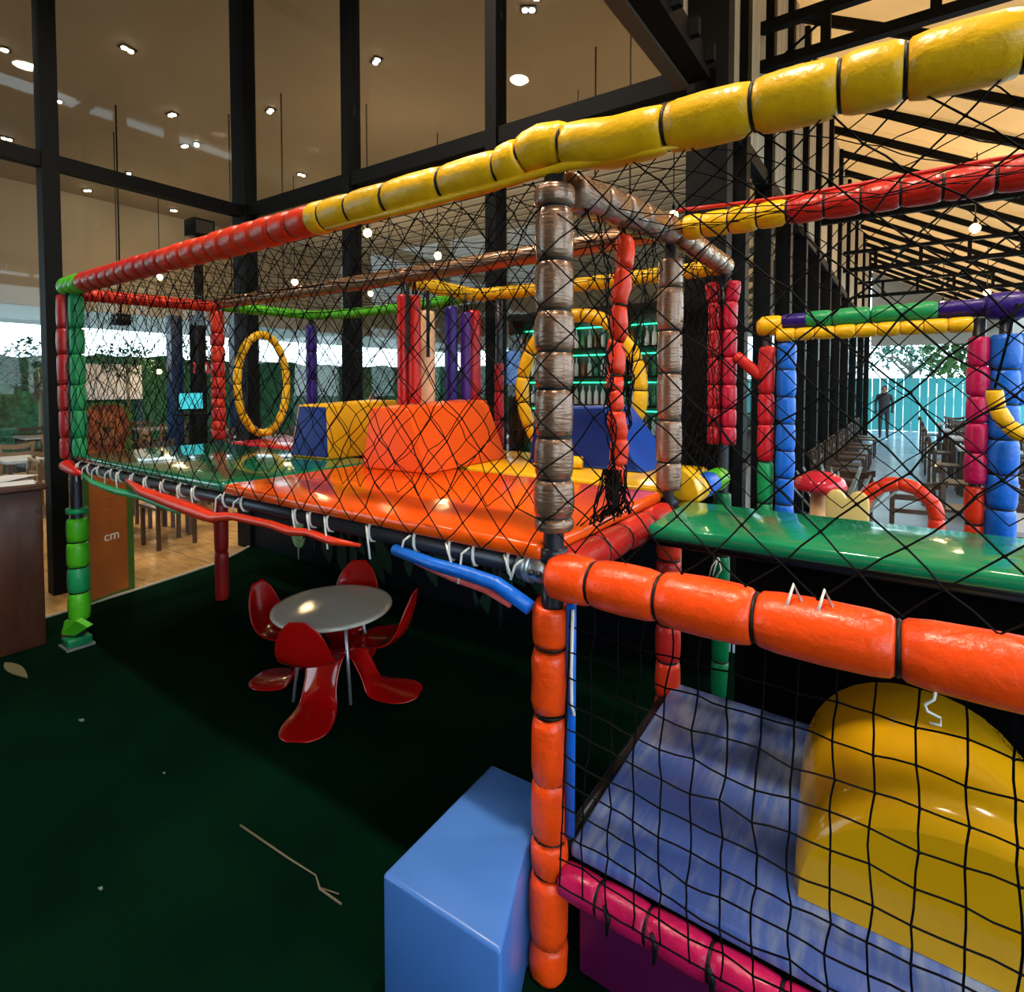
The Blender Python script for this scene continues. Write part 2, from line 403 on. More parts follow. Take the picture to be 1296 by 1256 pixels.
hedge('hedge', -16.9, -1.0, 20.4, 21.0, 2.6, 'long green hedge behind the dining hall, seen through the central glass')

# ------------------------------------------------------------------ PLAY FRAME
XL, XM, XR = -3.70, -1.76, 1.9
Y1, Y2 = 0.96, 1.83
ZT, ZB = 2.40, 1.21
frame = tag(empty('play_frame', (0, 0, 0)), 'large padded climbing frame of coloured foam wrapped steel pipes', 'playground')
rj = random.Random(11)
def sleeve(name, c, t0, t1, r, m, parent, n=14, pinch=0.80, wob=0.0):
    """one foam sleeve: bulged sausage following curve c(t) from t0 to t1"""
    prof = [(0.0, .55 * pinch), (0.012, pinch * .93), (0.05, .5 + pinch / 2), (0.18, 1.0), (0.5, 1.03), (0.82, 1.0), (0.95, .5 + pinch / 2), (0.988, pinch * .93), (1.0, .55 * pinch)]
    k = rj.uniform(.96, 1.04)
    pts = []; rad = []
    for u, f in prof:
        p = Vector(c(t0 + (t1 - t0) * u))
        if wob: p += Vector((rj.uniform(-wob, wob), rj.uniform(-wob, wob), rj.uniform(-wob, wob)))
        pts.append(p); rad.append(r * f * k)
    return tube(name, pts, rad, m, parent, n)
def ring_at(name, p, d, r, w, m, parent, n=14):
    """thin band round a padded pipe"""
    p = Vector(p); d = Vector(d).normalized()
    return tube(name, [p - d * w, p - d * w * .4, p + d * w * .4, p + d * w], [r * .96, r, r, r * .96], m, parent, n)
def padded(name, p0, p1, bounds, r, mats, parent, pipe_r=0.024, sag=0.0, pinch=.80, ties=True, wob=0.0, n=14, label=None, lift=None):
    """steel pipe from p0 to p1 as a part, foam sleeves and ties as its sub-parts. bounds: t values"""
    p0 = Vector(p0); p1 = Vector(p1)
    def c(t):
        p = p0.lerp(p1, t); p.z -= sag * 4 * t * (1 - t)
        if lift: p.z += lift(t)
        return p
    pipe = tube(name, [c(k / 10) for k in range(11)], pipe_r, STEEL, parent, 10)
    if label: pipe['label'] = label
    for i, (a, b) in enumerate(zip(bounds, bounds[1:])):
        m = mats[i % len(mats)] if not callable(mats) else mats(i, (a + b) / 2)
        sleeve('foam_sleeve', c, a, b, r, m, pipe, n, pinch, wob)
    if ties:
        for t in bounds[1:-1]:
            ring_at('cable_tie', c(t), p1 - p0, r * (pinch + .02), 0.0045, TIE, pipe, n)
    return pipe
def even(n, a=0.0, b=1.0, jit=0.0):
    v = [a + (b - a) * k / n for k in range(n + 1)]
    return [v[0]] + [x + rj.uniform(-jit, jit) * (b - a) / n for x in v[1:-1]] + [v[-1]]
def tX(xs, a, b): return [(x - a) / (b - a) for x in xs]

# --- front top beam: lime end, red length, yellow length
xs = [XL - .09, XL + .03, XL + .12, XL + .22] + [XL + .22 + (-1.10 - XL - .22) * k / 19 for k in range(1, 20)] + \
     [-1.02, -0.863, -0.671, -0.41, -0.186, -0.104, 0.036, 0.327, 0.53, 0.701, 0.813, 0.99, 1.2, 1.45, 1.7, 1.9]
a_, b_ = XL - .09, 1.9
def fcol(i, t):
    x = a_ + (b_ - a_) * t
    return LIME if x < XL + .22 else (RED if x < -2.3 else (ORED if x < -1.1 else YEL))  # lit end of the red length turns orange red, light put into the colour
padded('top_beam', (a_, 0, ZT), (b_, 0, ZT), tX(xs, a_, b_), 0.062, fcol, frame, pinch=.86,
       lift=lambda t: 0.03 * math.exp(-(((a_ + (b_ - a_) * t) + .03) / .09) ** 2) + (-0.012 - .022 * max(0, a_ + (b_ - a_) * t - .3) if a_ + (b_ - a_) * t > .1 else 0))
tube('pad_flap', [(-1.0, -.022, ZT - .055), (-.6, -.03, ZT - .062), (-.2, -.028, ZT - .058), (.05, -.02, ZT - .05), (.28, -.02, ZT - .066), (.36, -.015, ZT - .068)], [.006, .014, .012, .014, .011, .005], YEL, frame, 8)
# side top beams
padded('top_beam', (XL, .05, ZT - .05), (XL, Y1, ZT - .03), even(17, 0, 1, .15), .043, [RED, ORED], frame, pinch=.85)
padded('top_beam', (XL, Y1, ZT - .02), (XL, Y2, ZT - .01), even(8, 0.05, 1, .15), .042, [LIME], frame, pinch=.9)
padded('top_beam', (0, .07, ZT - .08), (0, Y1, ZT), even(5, 0, 1, .1), .062, [BRN], frame, pinch=.88)
padded('top_beam', (0, Y1, ZT), (0, Y2, ZT), even(6, 0.08, 1, .1), .052, [BRN2], frame, pinch=.9)
padded('top_beam', (XM, Y1, ZT), (XM, Y2, ZT), even(6, 0.25, 1, .1), .046, [YEL], frame, pinch=.85)
# rear top beams
padded('top_beam', (XL, Y1, ZT), (0, Y1, ZT), even(9, 0.015, .985, .3), .047, [BRN2], frame, pinch=.94, sag=.015, ties=False)
padded('top_beam', (0, Y1, ZT), (XR, Y1, ZT), [.03, .07, .125, .18, .235, .30, .36, .42, .48, .55, .65, .8, 1], .05,
       lambda i, t: YEL if t < .23 else RED, frame, pinch=.84)
padded('top_beam', (XL, Y2, ZT - .01), (XM, Y2, ZT), even(14, 0, 1, .2), .042, [LIME], frame, pinch=.9, sag=.03)
padded('top_beam', (XM, Y2, ZT), (0, Y2, ZT), even(15, 0, 1, .2), .044, [YEL], frame, pinch=.85, sag=.01)
tube('red_line', [(0.04, Y1 - .03, ZT + .07), (.25, Y1, ZT + .065), (.45, Y1, ZT + .055), (1.0, Y1, ZT + .06), (1.9, Y1, ZT + .06)], .008, RED, frame, 6)

# --- posts
def zb(zs, lo, hi): return [(z - lo) / (hi - lo) for z in zs]
padded('corner_post', (0, 0, 0), (0, 0, 2.36), zb([1.33, 1.37, 1.48, 1.60, 1.74, 1.845, 1.96, 2.10, 2.25, 2.31], 0, 2.36), .056, [BRN], frame, pipe_r=.030, pinch=.86)
pl = padded('corner_post', (-.012, -.004, 0), (-.005, -.004, 1.2), zb([0.0, .11, .32, .42, .595, .795, .993, 1.118], 0, 1.2), .056, [ORG], frame, pipe_r=.029, pinch=.84, wob=.002)
padded('post', (0, Y1, 0), (0, Y1, 2.34), zb([1.30, 1.42, 1.60, 1.80, 1.98, 2.16, 2.28], 0, 2.34), .052, [BRN], frame, pinch=.93)
padded('post', (.004, Y1, 0), (.004, Y1, 1.18), zb([0, .22, .40, .56, .72, .86, 1.0, 1.15], 0, 1.18), .054, [ORED, RED], frame, pinch=.88)
p2 = padded('post', (0, Y2, 0), (0, Y2, 2.36), zb([0, .2, .4, .6, .8, 1.0, 1.15], 0, 2.36), .047, [DGRN], frame, pinch=.92)
for dx in (-.042, .038):
    zz = [1.42, 1.52, 1.62, 1.75, 1.9, 2.05, 2.2, 2.31]
    for a, b in zip(zz, zz[1:]):
        sleeve('foam_sleeve', lambda t, dx=dx: (dx * (1 + .5 * max(0, (t - 2.15) / .15)), Y2 - .03, t), a, b, .038, CRIM if dx < 0 else foam('foam_crimson_pink', (.42, .007, .03)), p2, 10, .82)
# left front post: magenta and green strands side by side above, lime segments below
pL = padded('corner_post', (XL, 0, 0), (XL, 0, 2.38), zb([.17, .36, .53, .70, .86], 0, 2.38), .062, [LIME, GRN, LIME, LIME], frame, pipe_r=.035, pinch=.86)
zz = [1.26, 1.40, 1.58, 1.75, 1.95, 2.12, 2.34]
for dx, dy, m in ((-.035, -.03, MAG), (.035, .015, GRN)):
    for a, b in zip(zz, zz[1:]):
        sleeve('foam_sleeve', lambda t, dx=dx, dy=dy: (XL + dx, dy, t), a, b, .044, DRED if dx < 0 else m, pL, 10, .86)
ring_at('steel_collar', (XL, 0, .91), (0, 0, 1), .062, .018, GRN, pL)
bm = bmesh.new()
for q in (((-.05, -.07, .17), (.09, -.05, .20), (.14, .0, .15), (.03, -.04, .08), (-.04, -.09, .09)),):
    lo = [bm.verts.new(Vector((XL, 0, 0)) + Vector(p)) for p in q]; hi = [bm.verts.new(Vector((XL, .03, .012)) + Vector(p)) for p in q]
    bm.faces.new(lo); bm.faces.new(hi[::-1])
    for i in range(5): bm.faces.new((lo[i], hi[i], hi[(i + 1) % 5], lo[(i + 1) % 5]))
bmesh.ops.recalc_face_normals(bm, faces=bm.faces)
from_bm('torn_foam_flap', bm, LIME, pL)
box('foot_plate', XL - .07, XL + .08, -.10, .06, 0.0, .015, GALV, pL)
box('foot_pad', XL - .06, XL + .07, -.09, .05, .015, .07, DGRN, pL, bev=.012)
box('foam_scrap', XL - .13, XL - .05, -.07, .02, .0, .10, DRED, pL, bev=.02)
padded('post', (XL, Y1, 0), (XL, Y1, 2.36), zb([1.31, 1.39, 1.46, 1.57, 1.64, 1.72, 1.81, 1.93, 2.06, 2.16, 2.34], 0, 2.36), .053, [RED, ORED], frame, pinch=.80)
padded('post', (XL + .004, Y1, 0), (XL + .004, Y1, 1.2), zb([0.0, .4, .8, 1.18], 0, 1.2), .055, [DRED], frame, pinch=.93, ties=False)
padded('post', (XL, Y2, 0), (XL, Y2, 2.36), zb([1.3, 1.55, 1.8, 2.05, 2.3], 0, 2.36), .05, [PUR], frame, pinch=.9)
padded('post', (XM + .22, Y2, 0), (XM + .22, Y2, 2.36), zb([1.3, 1.5, 1.7, 1.9], 0, 2.36), .034, [DRED, CRIM], frame, pinch=.9)
padded('post', (XR, 0, 0), (XR, 0, 2.4), zb([0, .3, .6, .9, 1.2, 1.5, 1.8, 2.1, 2.3], 0, 2.4), .056, [ORG, YEL], frame)
padded('post', (XR, Y1, 0), (XR, Y1, 2.4), zb([0, .3, .6, .9, 1.2, 1.5, 1.8, 2.1, 2.3], 0, 2.4), .056, [RED, YEL], frame)

# --- platform bars
fb = padded('platform_bar', (XL, 0, ZB), (-.06, 0, ZB), [0, 0], .03, [TIE], frame, pipe_r=.031, ties=False) if False else tube('platform_bar', [(XL, 0, ZB), (-.06, 0, ZB)], .031, STEEL, frame, 12)
for p, q in (((XL, 0, ZB), (XL, Y1, ZB)), ((XL, Y1, ZB), (XL, Y2, ZB)), ((XM, .03, ZB), (XM, Y2, ZB)), ((XL, Y1, ZB - .02), (0, Y1, ZB - .02)), ((XL, Y2, ZB), (0, Y2, ZB)), ((0, Y1, ZB), (XR, Y1, ZB)), ((.9, .64, ZB - .01), (.9, Y1, ZB - .01)), ((.02, .62, ZB - .03), (XR, .68, ZB - .03)), ((XR, 0, ZB), (XR, Y1, ZB))):
    tube('platform_bar', [p, q], .026, STEEL, frame, 10)
padded('platform_bar', (0, .06, ZB - .01), (0, Y1, ZB - .01), even(4, 0, .96, .1), .055, [RED], frame, pinch=.9)
padded('platform_bar', (0.0, Y1, ZB + .03), (0.0, Y2, ZB + .03), even(4, .1, .95), .058, [YEL, YEL, BLU, LIME], frame, pinch=.92)
# the long orange padded rail at right
xo = [0.005, 0.134, 0.323, 0.552, 0.824, 1.13, 1.5, 1.85]
padded('padded_rail', (0, -.012, ZB - .005), (XR, -.012, ZB + .012), tX(xo, 0, XR), .067, [ORG], frame, pinch=.86, pipe_r=.03)
# steel clamp at the corner
cl = tube('pipe_clamp', [(-.11, 0, ZB), (-.0, 0, ZB)], .043, GALV, frame, 14)
ring_at('clamp_collar', (-.075, 0, ZB), (1, 0, 0), .049, .011, GALV, cl)
ring_at('clamp_collar', (0, 0, ZB + .05), (0, 0, 1), .041, .02, STEEL, cl)
for dx in (-.045, -.02): tube('clamp_bolt', [(dx, -.043, ZB), (dx, -.056, ZB)], .008, STEEL, cl, 6)
# lower magenta rail
padded('lower_rail', (.02, -.01, .325), (XR, -.01, .325), tX([.04, .16, .30, .46, .62, .80, 1.0, 1.2, 1.5, 1.88], .02, XR), .047, [MAG], frame, pinch=.9)
tube('lower_bar', [(0, .0, .345), (0, Y1, .40)], .022, STEEL, frame, 8)
tube('lower_bar', [(0, Y1, .40), (XR, Y1, .40)], .022, STEEL, frame, 8)
# loose foam strips hanging along the front bar
def strip(pts, r, m, label):
    o = tube('loose_foam_strip', pts, r, m, fb, 10); o['label'] = label; return o
y_ = -.045
strip([(XL - .06, y_, ZB - .0), (XL + .04, y_ - .01, ZB + .01), (XL + .14, y_, ZB - .02), (XL + .26, y_, ZB - .03)], [.03, .042, .032, .012], RED, 'frayed red foam end')
strip([(XL + .22, y_, ZB - .02), (XL + .45, y_, ZB - .065), (XL + .75, y_, ZB - .08), (XL + 1.1, y_, ZB - .075), (XL + 1.5, y_, ZB - .10), (XL + 1.7, y_, ZB - .09)], [.008, .018, .02, .018, .014, .006], GRN, 'split green foam strip')
strip([(-2.78, y_, ZB + .0), (-2.55, y_ - .01, ZB - .04), (-2.2, y_ - .01, ZB - .06), (-1.95, y_, ZB - .078), (-1.82, y_, ZB - .085), (-1.66, y_, ZB - .055), (-1.36, y_, ZB - .05), (-1.22, y_, ZB - .058), (-1.10, y_, ZB - .045), (-.95, y_, ZB - .055), (-.79, y_, ZB - .045)], [.010, .026, .032, .034, .026, .019, .017, .019, .015, .016, .006], ORED, 'twisted orange foam strip')
strip([(-.61, y_, ZB - .03), (-.42, y_ - .012, ZB - .042), (-.28, y_ - .012, ZB - .045), (-.16, y_ - .012, ZB - .055), (-.04, y_ - .02, ZB - .095)], [.019, .020, .021, .022, .022], BLU, 'loose blue foam strip')
strip([(-.53, y_ + .02, ZB - .065), (-.36, y_ + .01, ZB - .08), (-.21, y_, ZB - .085), (-.12, y_, ZB - .115)], [.008, .012, .013, .008], PINK, 'thin pink foam strip')
# white rope ties lashing the mats and nets to the bar
for x in (-3.55, -3.42, -3.25, -3.05, -2.93, -2.75, -2.58, -2.40, -2.20, -2.05, -1.78, -1.60, -1.22, -1.10, -.99, -.75, -.55, -.365, -.27, -.155, -.08):
    x += rj.uniform(-.02, .02); bm = bmesh.new()
    pts = [(x + .035 * math.sin(a) * .35, .037 * math.sin(a) * -1, ZB + .008 + .044 * math.cos(a)) for a in [k * PI / 5 for k in range(11)]]
    bm_tube(bm, pts, .0055, 5)
    L = rj.uniform(.02, .09); sgn = rj.choice((-1, 1))
    bm_tube(bm, [(x, -.036, ZB + .03), (x + .02 * sgn, -.05, ZB + .01), (x + .035 * sgn, -.05, ZB - L)], .004, 5)
    bmesh.ops.recalc_face_normals(bm, faces=bm.faces)
    from_bm('rope_tie', bm, ROPE, fb, True)
tube('loose_cord', [(.075, -.02, 1.12), (.07, -.02, .95), (.072, -.02, .85), (.08, -.02, .82)], .005, ROPE, pl, 5)
tube('blue_strip', [(.06, -.002, 1.13), (.058, .0, .8), (.056, .0, .45)], .016, BLU, pl, 6)
for k, (x, z) in enumerate(((.19, .86), (.22, .84), (.17, .85))):
    tube('rope_end', [(.0, Y2 - .06, .80), (x - .2, Y2 - .08, z - .1), (x - .2 + rj.uniform(-.05, .05), Y2 - .08, z - .16)], .004, ROPE, frame, 5)
for k, x in enumerate((.62, .68)):
    tube('rope_end', [(x, -.05, ZB + .05), (x + .012, -.03, ZB + .10), (x + .03, -.03, ZB + .06)], .004, ROPE, frame, 5)
tube('loose_cord', [(.885, -.05, ZB - .045), (.882, -.055, ZB - .065), (.868, -.055, ZB - .08), (.872, -.055, ZB - .092), (.892, -.055, ZB - .098), (.893, -.055, ZB - .112), (.876, -.055, ZB - .113)], .003, ROPE, frame, 6)

# ------------------------------------------------------------------ MATS AND SOFT BLOCKS
def softbox(name, x0, x1, y0, y1, z0, z1, m, label, cat, bev=.018, rz=0, seams=None):
    cx, cy = (x0 + x1) / 2, (y0 + y1) / 2
    o = box(name, x0 - cx, x1 - cx, y0 - cy, y1 - cy, 0, z1 - z0, m, None, bev)
    o.location = (cx, cy, z0); o.rotation_euler = (0, 0, rz)
    return tag(o, label, cat)
ZM0, ZM1 = 1.243, 1.292
softbox('floor_mat', XM + .02, -.02, -.045, Y1 - .02, ZM0, ZM1, V_ORG, 'glossy orange vinyl mat, largest and nearest on the raised platform', 'mat')
softbox('floor_mat', XL + .05, XM - .02, -.03, Y1 - .02, ZM0, ZM1, V_GRN, 'glossy green vinyl mat at the left end of the raised platform', 'mat')
softbox('floor_mat', XM + .02, -.07, Y1 + .06, Y2 - .03, ZM0, ZM1, V_YEL, 'yellow vinyl mat behind the orange mat', 'mat')
softbox('floor_mat', XL + .06, XM - .02, Y1 + .06, Y2 - .03, ZM0, ZM1, V_RED, 'red vinyl mat behind the green mat, under the yellow oval ring', 'mat')
softbox('floor_mat', .12, 1.86, .42, .88, ZM0 - .005, ZM1 - .005, vinyl('vinyl_green_deep', (0.008, 0.20, 0.085), .1), 'long green vinyl mat on the right above the orange rail', 'mat', rz=math.radians(2.5))
# orange leaning block
def hexblock(name, pts, mats_idx, mats, label, cat, bev=.012):
    bm = bmesh.new(); v = [bm.verts.new(p) for p in pts]
    for k, idx in enumerate(((3, 2, 1, 0), (4, 5, 6, 7), (0, 1, 5, 4), (1, 2, 6, 5), (2, 3, 7, 6), (3, 0, 4, 7))):
        f = bm.faces.new([v[i] for i in idx]); f.material_index = mats_idx[k]
    bmesh.ops.recalc_face_normals(bm, faces=bm.faces)
    bmesh.ops.bevel(bm, geom=list(bm.edges), offset=bev, segments=3, affect='EDGES', profile=.5)
    me = bpy.data.meshes.new(name); bm.to_mesh(me); bm.free()
    for m in mats: me.materials.append(m)
    c = Vector((sum(p[0] for p in pts) / 8, sum(p[1] for p in pts) / 8, min(p[2] for p in pts)))
    me.transform(Matrix.Translation(-c))
    for p in me.polygons: p.use_smooth = True
    o = bpy.data.objects.new(name, me); COL.objects.link(o); o.location = c
    return tag(o, label, cat)
z0 = ZM1 + .001
hexblock('wedge_block', [(-1.62, .66, z0), (-1.16, .70, z0), (-1.20, 1.45, z0), (-1.62, 1.45, z0),
                         (-1.60, .70, z0 + .33), (-1.34, .74, z0 + .33), (-1.34, 1.43, z0 + .36), (-1.60, 1.43, z0 + .36)], [0] * 6, [B_ORG],
         'orange vinyl wedge block with sloping side on the raised platform', 'soft block')
hexblock('wedge_block', [(-2.38, .72, z0), (-2.03, .76, z0), (-1.99, 1.36, z0), (-2.38, 1.36, z0),
                         (-2.34, .76, z0 + .33), (-2.10, .80, z0 + .33), (-2.08, 1.36, z0 + .35), (-2.34, 1.36, z0 + .35)], [0, 0, 1, 0, 0, 0], [B_YEL, B_NAVY],
         'yellow vinyl wedge block with a blue end face', 'soft block')
hexblock('wedge_block', [(-.98, 1.36, z0), (-.28, 1.36, z0), (-.24, 1.76, z0), (-.98, 1.76, z0),
                         (-.96, 1.40, z0 + .32), (-.52, 1.40, z0 + .34), (-.50, 1.74, z0 + .34), (-.96, 1.74, z0 + .32)], [0, 0, 1, 0, 0, 0], [B_BLU, B_NAVY],
         'blue vinyl wedge block seen through the large yellow ring', 'soft block')
tag(tube('foam_roll', [(-.86, 1.30, z0 + .035), (-.72, 1.28, z0 + .035), (-.60, 1.31, z0 + .035)], .034, YEL), 'short yellow foam roll lying before the blue wedge block', 'foam roll')
# yellow curled pad by the red post
bm = bmesh.new()
prof = [(.0, .0), (.13, .0), (.13, .05), (.115, .10), (.08, .135), (.04, .14), (.0, .12)]
tag(prism('curved_pad', [(-.06 + a * 1.3, 1.245 + b * 1.0) for a, b in prof], 'y', 1.02, 1.14, V_YEL, None, .008), 'small yellow pad with curled edge beside the second brown post', 'pad')
# step block in front (bottom centre)
bm = bmesh.new()
poly = [(-.37, .19), (-.345, -.35), (.055, -.335), (-.068, -.04), (-.072, .20)]
lo = [bm.verts.new((a, b, 0)) for a, b in poly]; hi = [bm.verts.new((a, b, .385)) for a, b in poly]
bm.faces.new(lo); bm.faces.new(hi[::-1])
for i in range(5): bm.faces.new((lo[i], hi[i], hi[(i + 1) % 5], lo[(i + 1) % 5]))
bmesh.ops.recalc_face_normals(bm, faces=bm.faces)
bmesh.ops.bevel(bm, geom=list(bm.edges), offset=.012, segments=3, affect='EDGES', profile=.5)
stp = tag(from_bm('step_block', bm, V_STEP, None, True), 'light blue vinyl step block beside the orange padded post', 'soft block')
# low platform with worn blue top
WORN = mat('vinyl_worn_blue', (0.13, 0.20, 0.50), 0.33, bump=.3, bscale=25, bstretch=(1, 6, 1), bdist=.004)
nt = WORN.node_tree; b = nt.nodes['Principled BSDF']
tc = nt.nodes.new('ShaderNodeTexCoord'); mp = nt.nodes.new('ShaderNodeMapping'); mp.inputs['Scale'].default_value = (9, 1.6, 1)
n1 = nt.nodes.new('ShaderNodeTexNoise'); n1.inputs['Scale'].default_value = 5; n1.inputs['Detail'].default_value = 8
n2 = nt.nodes.new('ShaderNodeTexNoise'); n2.inputs['Scale'].default_value = 2.2; n2.inputs['Detail'].default_value = 5
mul = nt.nodes.new('ShaderNodeMath'); mul.operation = 'MULTIPLY'
rp = nt.nodes.new('ShaderNodeValToRGB'); rp.color_ramp.elements[0].position = .2; rp.color_ramp.elements[1].position = .38
rp.color_ramp.elements[0].color = (.07, .13, .45, 1); rp.color_ramp.elements[1].color = (.24, .30, .48, 1)
nt.links.new(tc.outputs['Object'], mp.inputs[0]); nt.links.new(mp.outputs[0], n1.inputs['Vector']); nt.links.new(tc.outputs['Object'], n2.inputs['Vector'])
nt.links.new(n1.outputs['Fac'], mul.inputs[0]); nt.links.new(n2.outputs['Fac'], mul.inputs[1]); nt.links.new(mul.outputs[0], rp.inputs['Fac'])
nt.links.new(rp.outputs['Color'], b.inputs['Base Color'])
lp = hexblock('low_platform_mat', [(.045, .02, .365), (1.84, .02, .365), (1.84, Y1 + .02, .42), (.03, Y1 + .02, .42),
                                   (.045, .02, .405), (1.84, .02, .405), (1.84, Y1 + .02, .46), (.03, Y1 + .02, .46)], [0] * 6, [WORN],
              'worn periwinkle blue low platform mat behind the square net', 'mat')
# yellow half-round hump
bm = bmesh.new()
def hump(y, sx, zt, n=18):
    r = []
    for k in range(n + 1):
        a = PI * k / n
        cw = (y - .2) / .565; cx = (.99 - .13 * cw) - (.38 - .06 * cw) * sx * math.copysign(abs(math.cos(a)) ** .92, math.cos(a)); cz = math.sin(a) ** .88 * zt
        r.append((cx, y, cz))
    return r
secs = [(0.20, .97, .30), (.235, 1.0, .345), (.30, 1.0, .355), (.55, .98, .37), (.72, .95, .37), (.765, .90, .33)]
rings = []
for y, sxx, zt in secs:
    zf = .405 + (y - .02) / .96 * .055
    rings.append([bm.verts.new((x, yy_, zf + .002 + z)) for x, yy_, z in hump(y, sxx, zt)])
for r0_, r1_ in zip(rings, rings[1:]):
    for k in range(len(r0_) - 1): bm.faces.new((r0_[k], r0_[k + 1], r1_[k + 1], r1_[k]))
bm.faces.new(rings[0]); bm.faces.new(rings[-1][::-1])
for r0_, r1_ in zip(rings, rings[1:]): bm.faces.new((r0_[0], r1_[0], r1_[-1], r0_[-1]))
bmesh.ops.recalc_face_normals(bm, faces=bm.faces)
hp = tag(from_bm('soft_hump', bm, V_GOLD, None, True), 'glossy yellow half round vinyl hump on the low blue platform', 'soft hump')
hp.data.polygons[len(hp.data.polygons) - 7].use_smooth = False
# plum skirt panel below the magenta rail, black canvas behind the low bay
tag(box('skirt_panel', .06, 1.84, .05, .075, 0.0, .28, V_PURP, None, .006), 'dark plum vinyl skirt panel under the magenta rail', 'panel')
tag(box('canvas_screen', .27, 1.84, Y1 + .045, Y1 + .06, .0, 1.17, mat('black_canvas', (0.0012, 0.0012, 0.0016), .9, spec=.03), None), 'black canvas screen below the long green mat', 'canvas')

# ------------------------------------------------------------------ RINGS, BAGS, GATE
def padded_ring(name, center, ax, az, r, plane, n, m, label, start=0, frac=1.0):
    root = empty(name, center)
    def c(a):
        u, w = ax * math.cos(a), az * math.sin(a)
        return (0, u, w) if plane == 'x' else (u, 0, w)
    hoop = tube('hoop', [c(start + frac * 2 * PI * k / 40) for k in range(41)], r * .4, STEEL, root, 6)
    for k in range(n):
        a0, a1 = start + frac * 2 * PI * k / n, start + frac * 2 * PI * (k + 1) / n
        sleeve('foam_sleeve', c, a0, a1, r, m, root, 10, .84)
        d = Vector(c(a0 + .01)) - Vector(c(a0 - .01))
        ring_at('cable_tie', c(a0), d, r * .88, .004, TIE, root, 10)
    return tag(root, label, 'ring')
padded_ring('padded_ring', (XL + .02, 1.33, 1.755), .225, .42, .033, 'x', 20, YEL, 'narrow oval ring of yellow foam hanging in the net at left')
padded_ring('padded_ring', (-.89, Y2 - .04, 1.715), .425, .475, .044, 'y', 17, YEL, 'large round ring of yellow foam behind the brown corner post')
padded_ring('padded_loop', (1.27, 1.60, 1.73), .15, .20, .030, 'y', 8, YEL, 'curved yellow foam loop at right edge beside the blue gate post', PI, .5)
for q in (-.15, .15): tube('hanging_cord', [(q, 0, 0), (q * .6, 0, .34), (q * .3, .23, .36)], .005, CORD, COL.objects['padded_loop'], 5)
def bag(loc, r, z0_, z1_, m, label, strap=True):
    root = empty('punch_bag', (loc[0], loc[1], z0_)); h = z1_ - z0_
    lathe('bag_body', [(r * .5, 0), (r * .92, .006), (r, .03), (r, h - .03), (r * .9, h - .006), (r * .4, h)], m, root, 14)
    bm = bmesh.new()
    for s in (-1, 1): bm_tube(bm, [(s * r * .4, 0, h - .004), (0, 0, ZT - z0_ - .03)], .006, 5)
    from_bm('strap', bm, TIE, root, True)
    return tag(root, label, 'punch bag', 'foam bags hanging over the raised platform')
bag((-1.60, .96), .036, 1.296, 2.28, foam('vinyl_bag_red', (.42, .012, .012), .22), 'long slim dark red bag reaching down to the platform mat')
bag((-1.52, .975), .036, 1.64, 2.27, RED, 'slim bright red bag right beside the longest dark red bag')
bag((-1.69, 1.24), .062, 1.60, 2.22, CREAM, 'thick cream bag hanging between the red and purple bags')
bag((-1.665, 1.46), .045, 1.60, 2.27, PUR, 'dark purple bag hanging between cream and red bags')
bag((-1.615, 1.55), .036, 1.60, 2.24, foam('foam_violet', (.06, .015, .20)), 'violet bag hanging next to the dark purple bag')
bag((-1.66, 1.69), .052, 1.60, 2.27, foam('vinyl_bag_crimson', (.45, .01, .015), .22), 'rightmost thick crimson bag under the yellow beam')
# flat dark webbing straps hanging before the bags
for x, y, zt, zb_ in ((-1.53, .93, 2.33, 1.93), (-1.60, 1.17, 2.33, 1.92)):
    tag(box('webbing_strap', x - .012, x + .012, y - .003, y + .003, zb_, zt, TIE), 'black webbing strap hanging in front of the %s' % ('bright red bag' if y < 1 else 'cream bag'), 'strap')
# orange padded rope by the corner post
root = empty('padded_rope', (0, .42, 1.4))
def rc(t): return (0.004 + .012 * math.sin(t * 9), .03 + (-.05) * (1 - t) + .01 * math.sin(t * 14), t * .87)
tube('rope', [rc(k / 20) for k in range(23)], .008, CORD, root, 6)
bb = [0, .08, .19, .30, .38, .44, .58, .72, .86, 1.0]
for k, (a, b_) in enumerate(zip(bb, bb[1:])):
    sleeve('foam_sleeve', rc, a, b_, .032 if k not in (3,) else .027, ORED, root, 10, .72, .004)
    ring_at('cable_tie', rc(a), (0, 0, 1), .024, .004, TIE, root, 10)
tag(root, 'orange red padded rope hanging between the two brown posts', 'padded rope')
# small gate beyond the green mat
gate = tag(empty('padded_gate', (0, Y2, 0)), 'multicoloured padded gate with blue posts beyond the long green mat', 'gate')
GZ = 2.06
padded('gate_beam', (.17, 0, GZ), (1.22, 0, GZ + .015), [.0, .12], .052, [YEL], gate, ties=False)
gb = tube('gate_beam', [(.2, 0, GZ + .01), (1.2, 0, GZ + .03)], .02, STEEL, gate)
for a, b_, m in ((.29, .42, PUR), (.40, .52, GRN), (.52, .68, GRN), (.68, .82, GRN), (.80, .94, GRN), (.92, 1.12, PUR)):
    sleeve('foam_sleeve', lambda t: (t, -.01, GZ + .015 + .02 * (t - .2)), a, b_, .042 if m is GRN else .036, m, gb, 12, .8)
sleeve('foam_sleeve', lambda t: (t, -.01, GZ + .03), 1.10, 1.25, .058, PUR, gb, 12, .85)
for k in range(9):
    a = .27 + .088 * k
    sleeve('foam_sleeve', lambda t: (t, -.03, GZ - .055 + .012 * (t - .2)), a, a + .088, .033, YEL, gb, 12, .86)
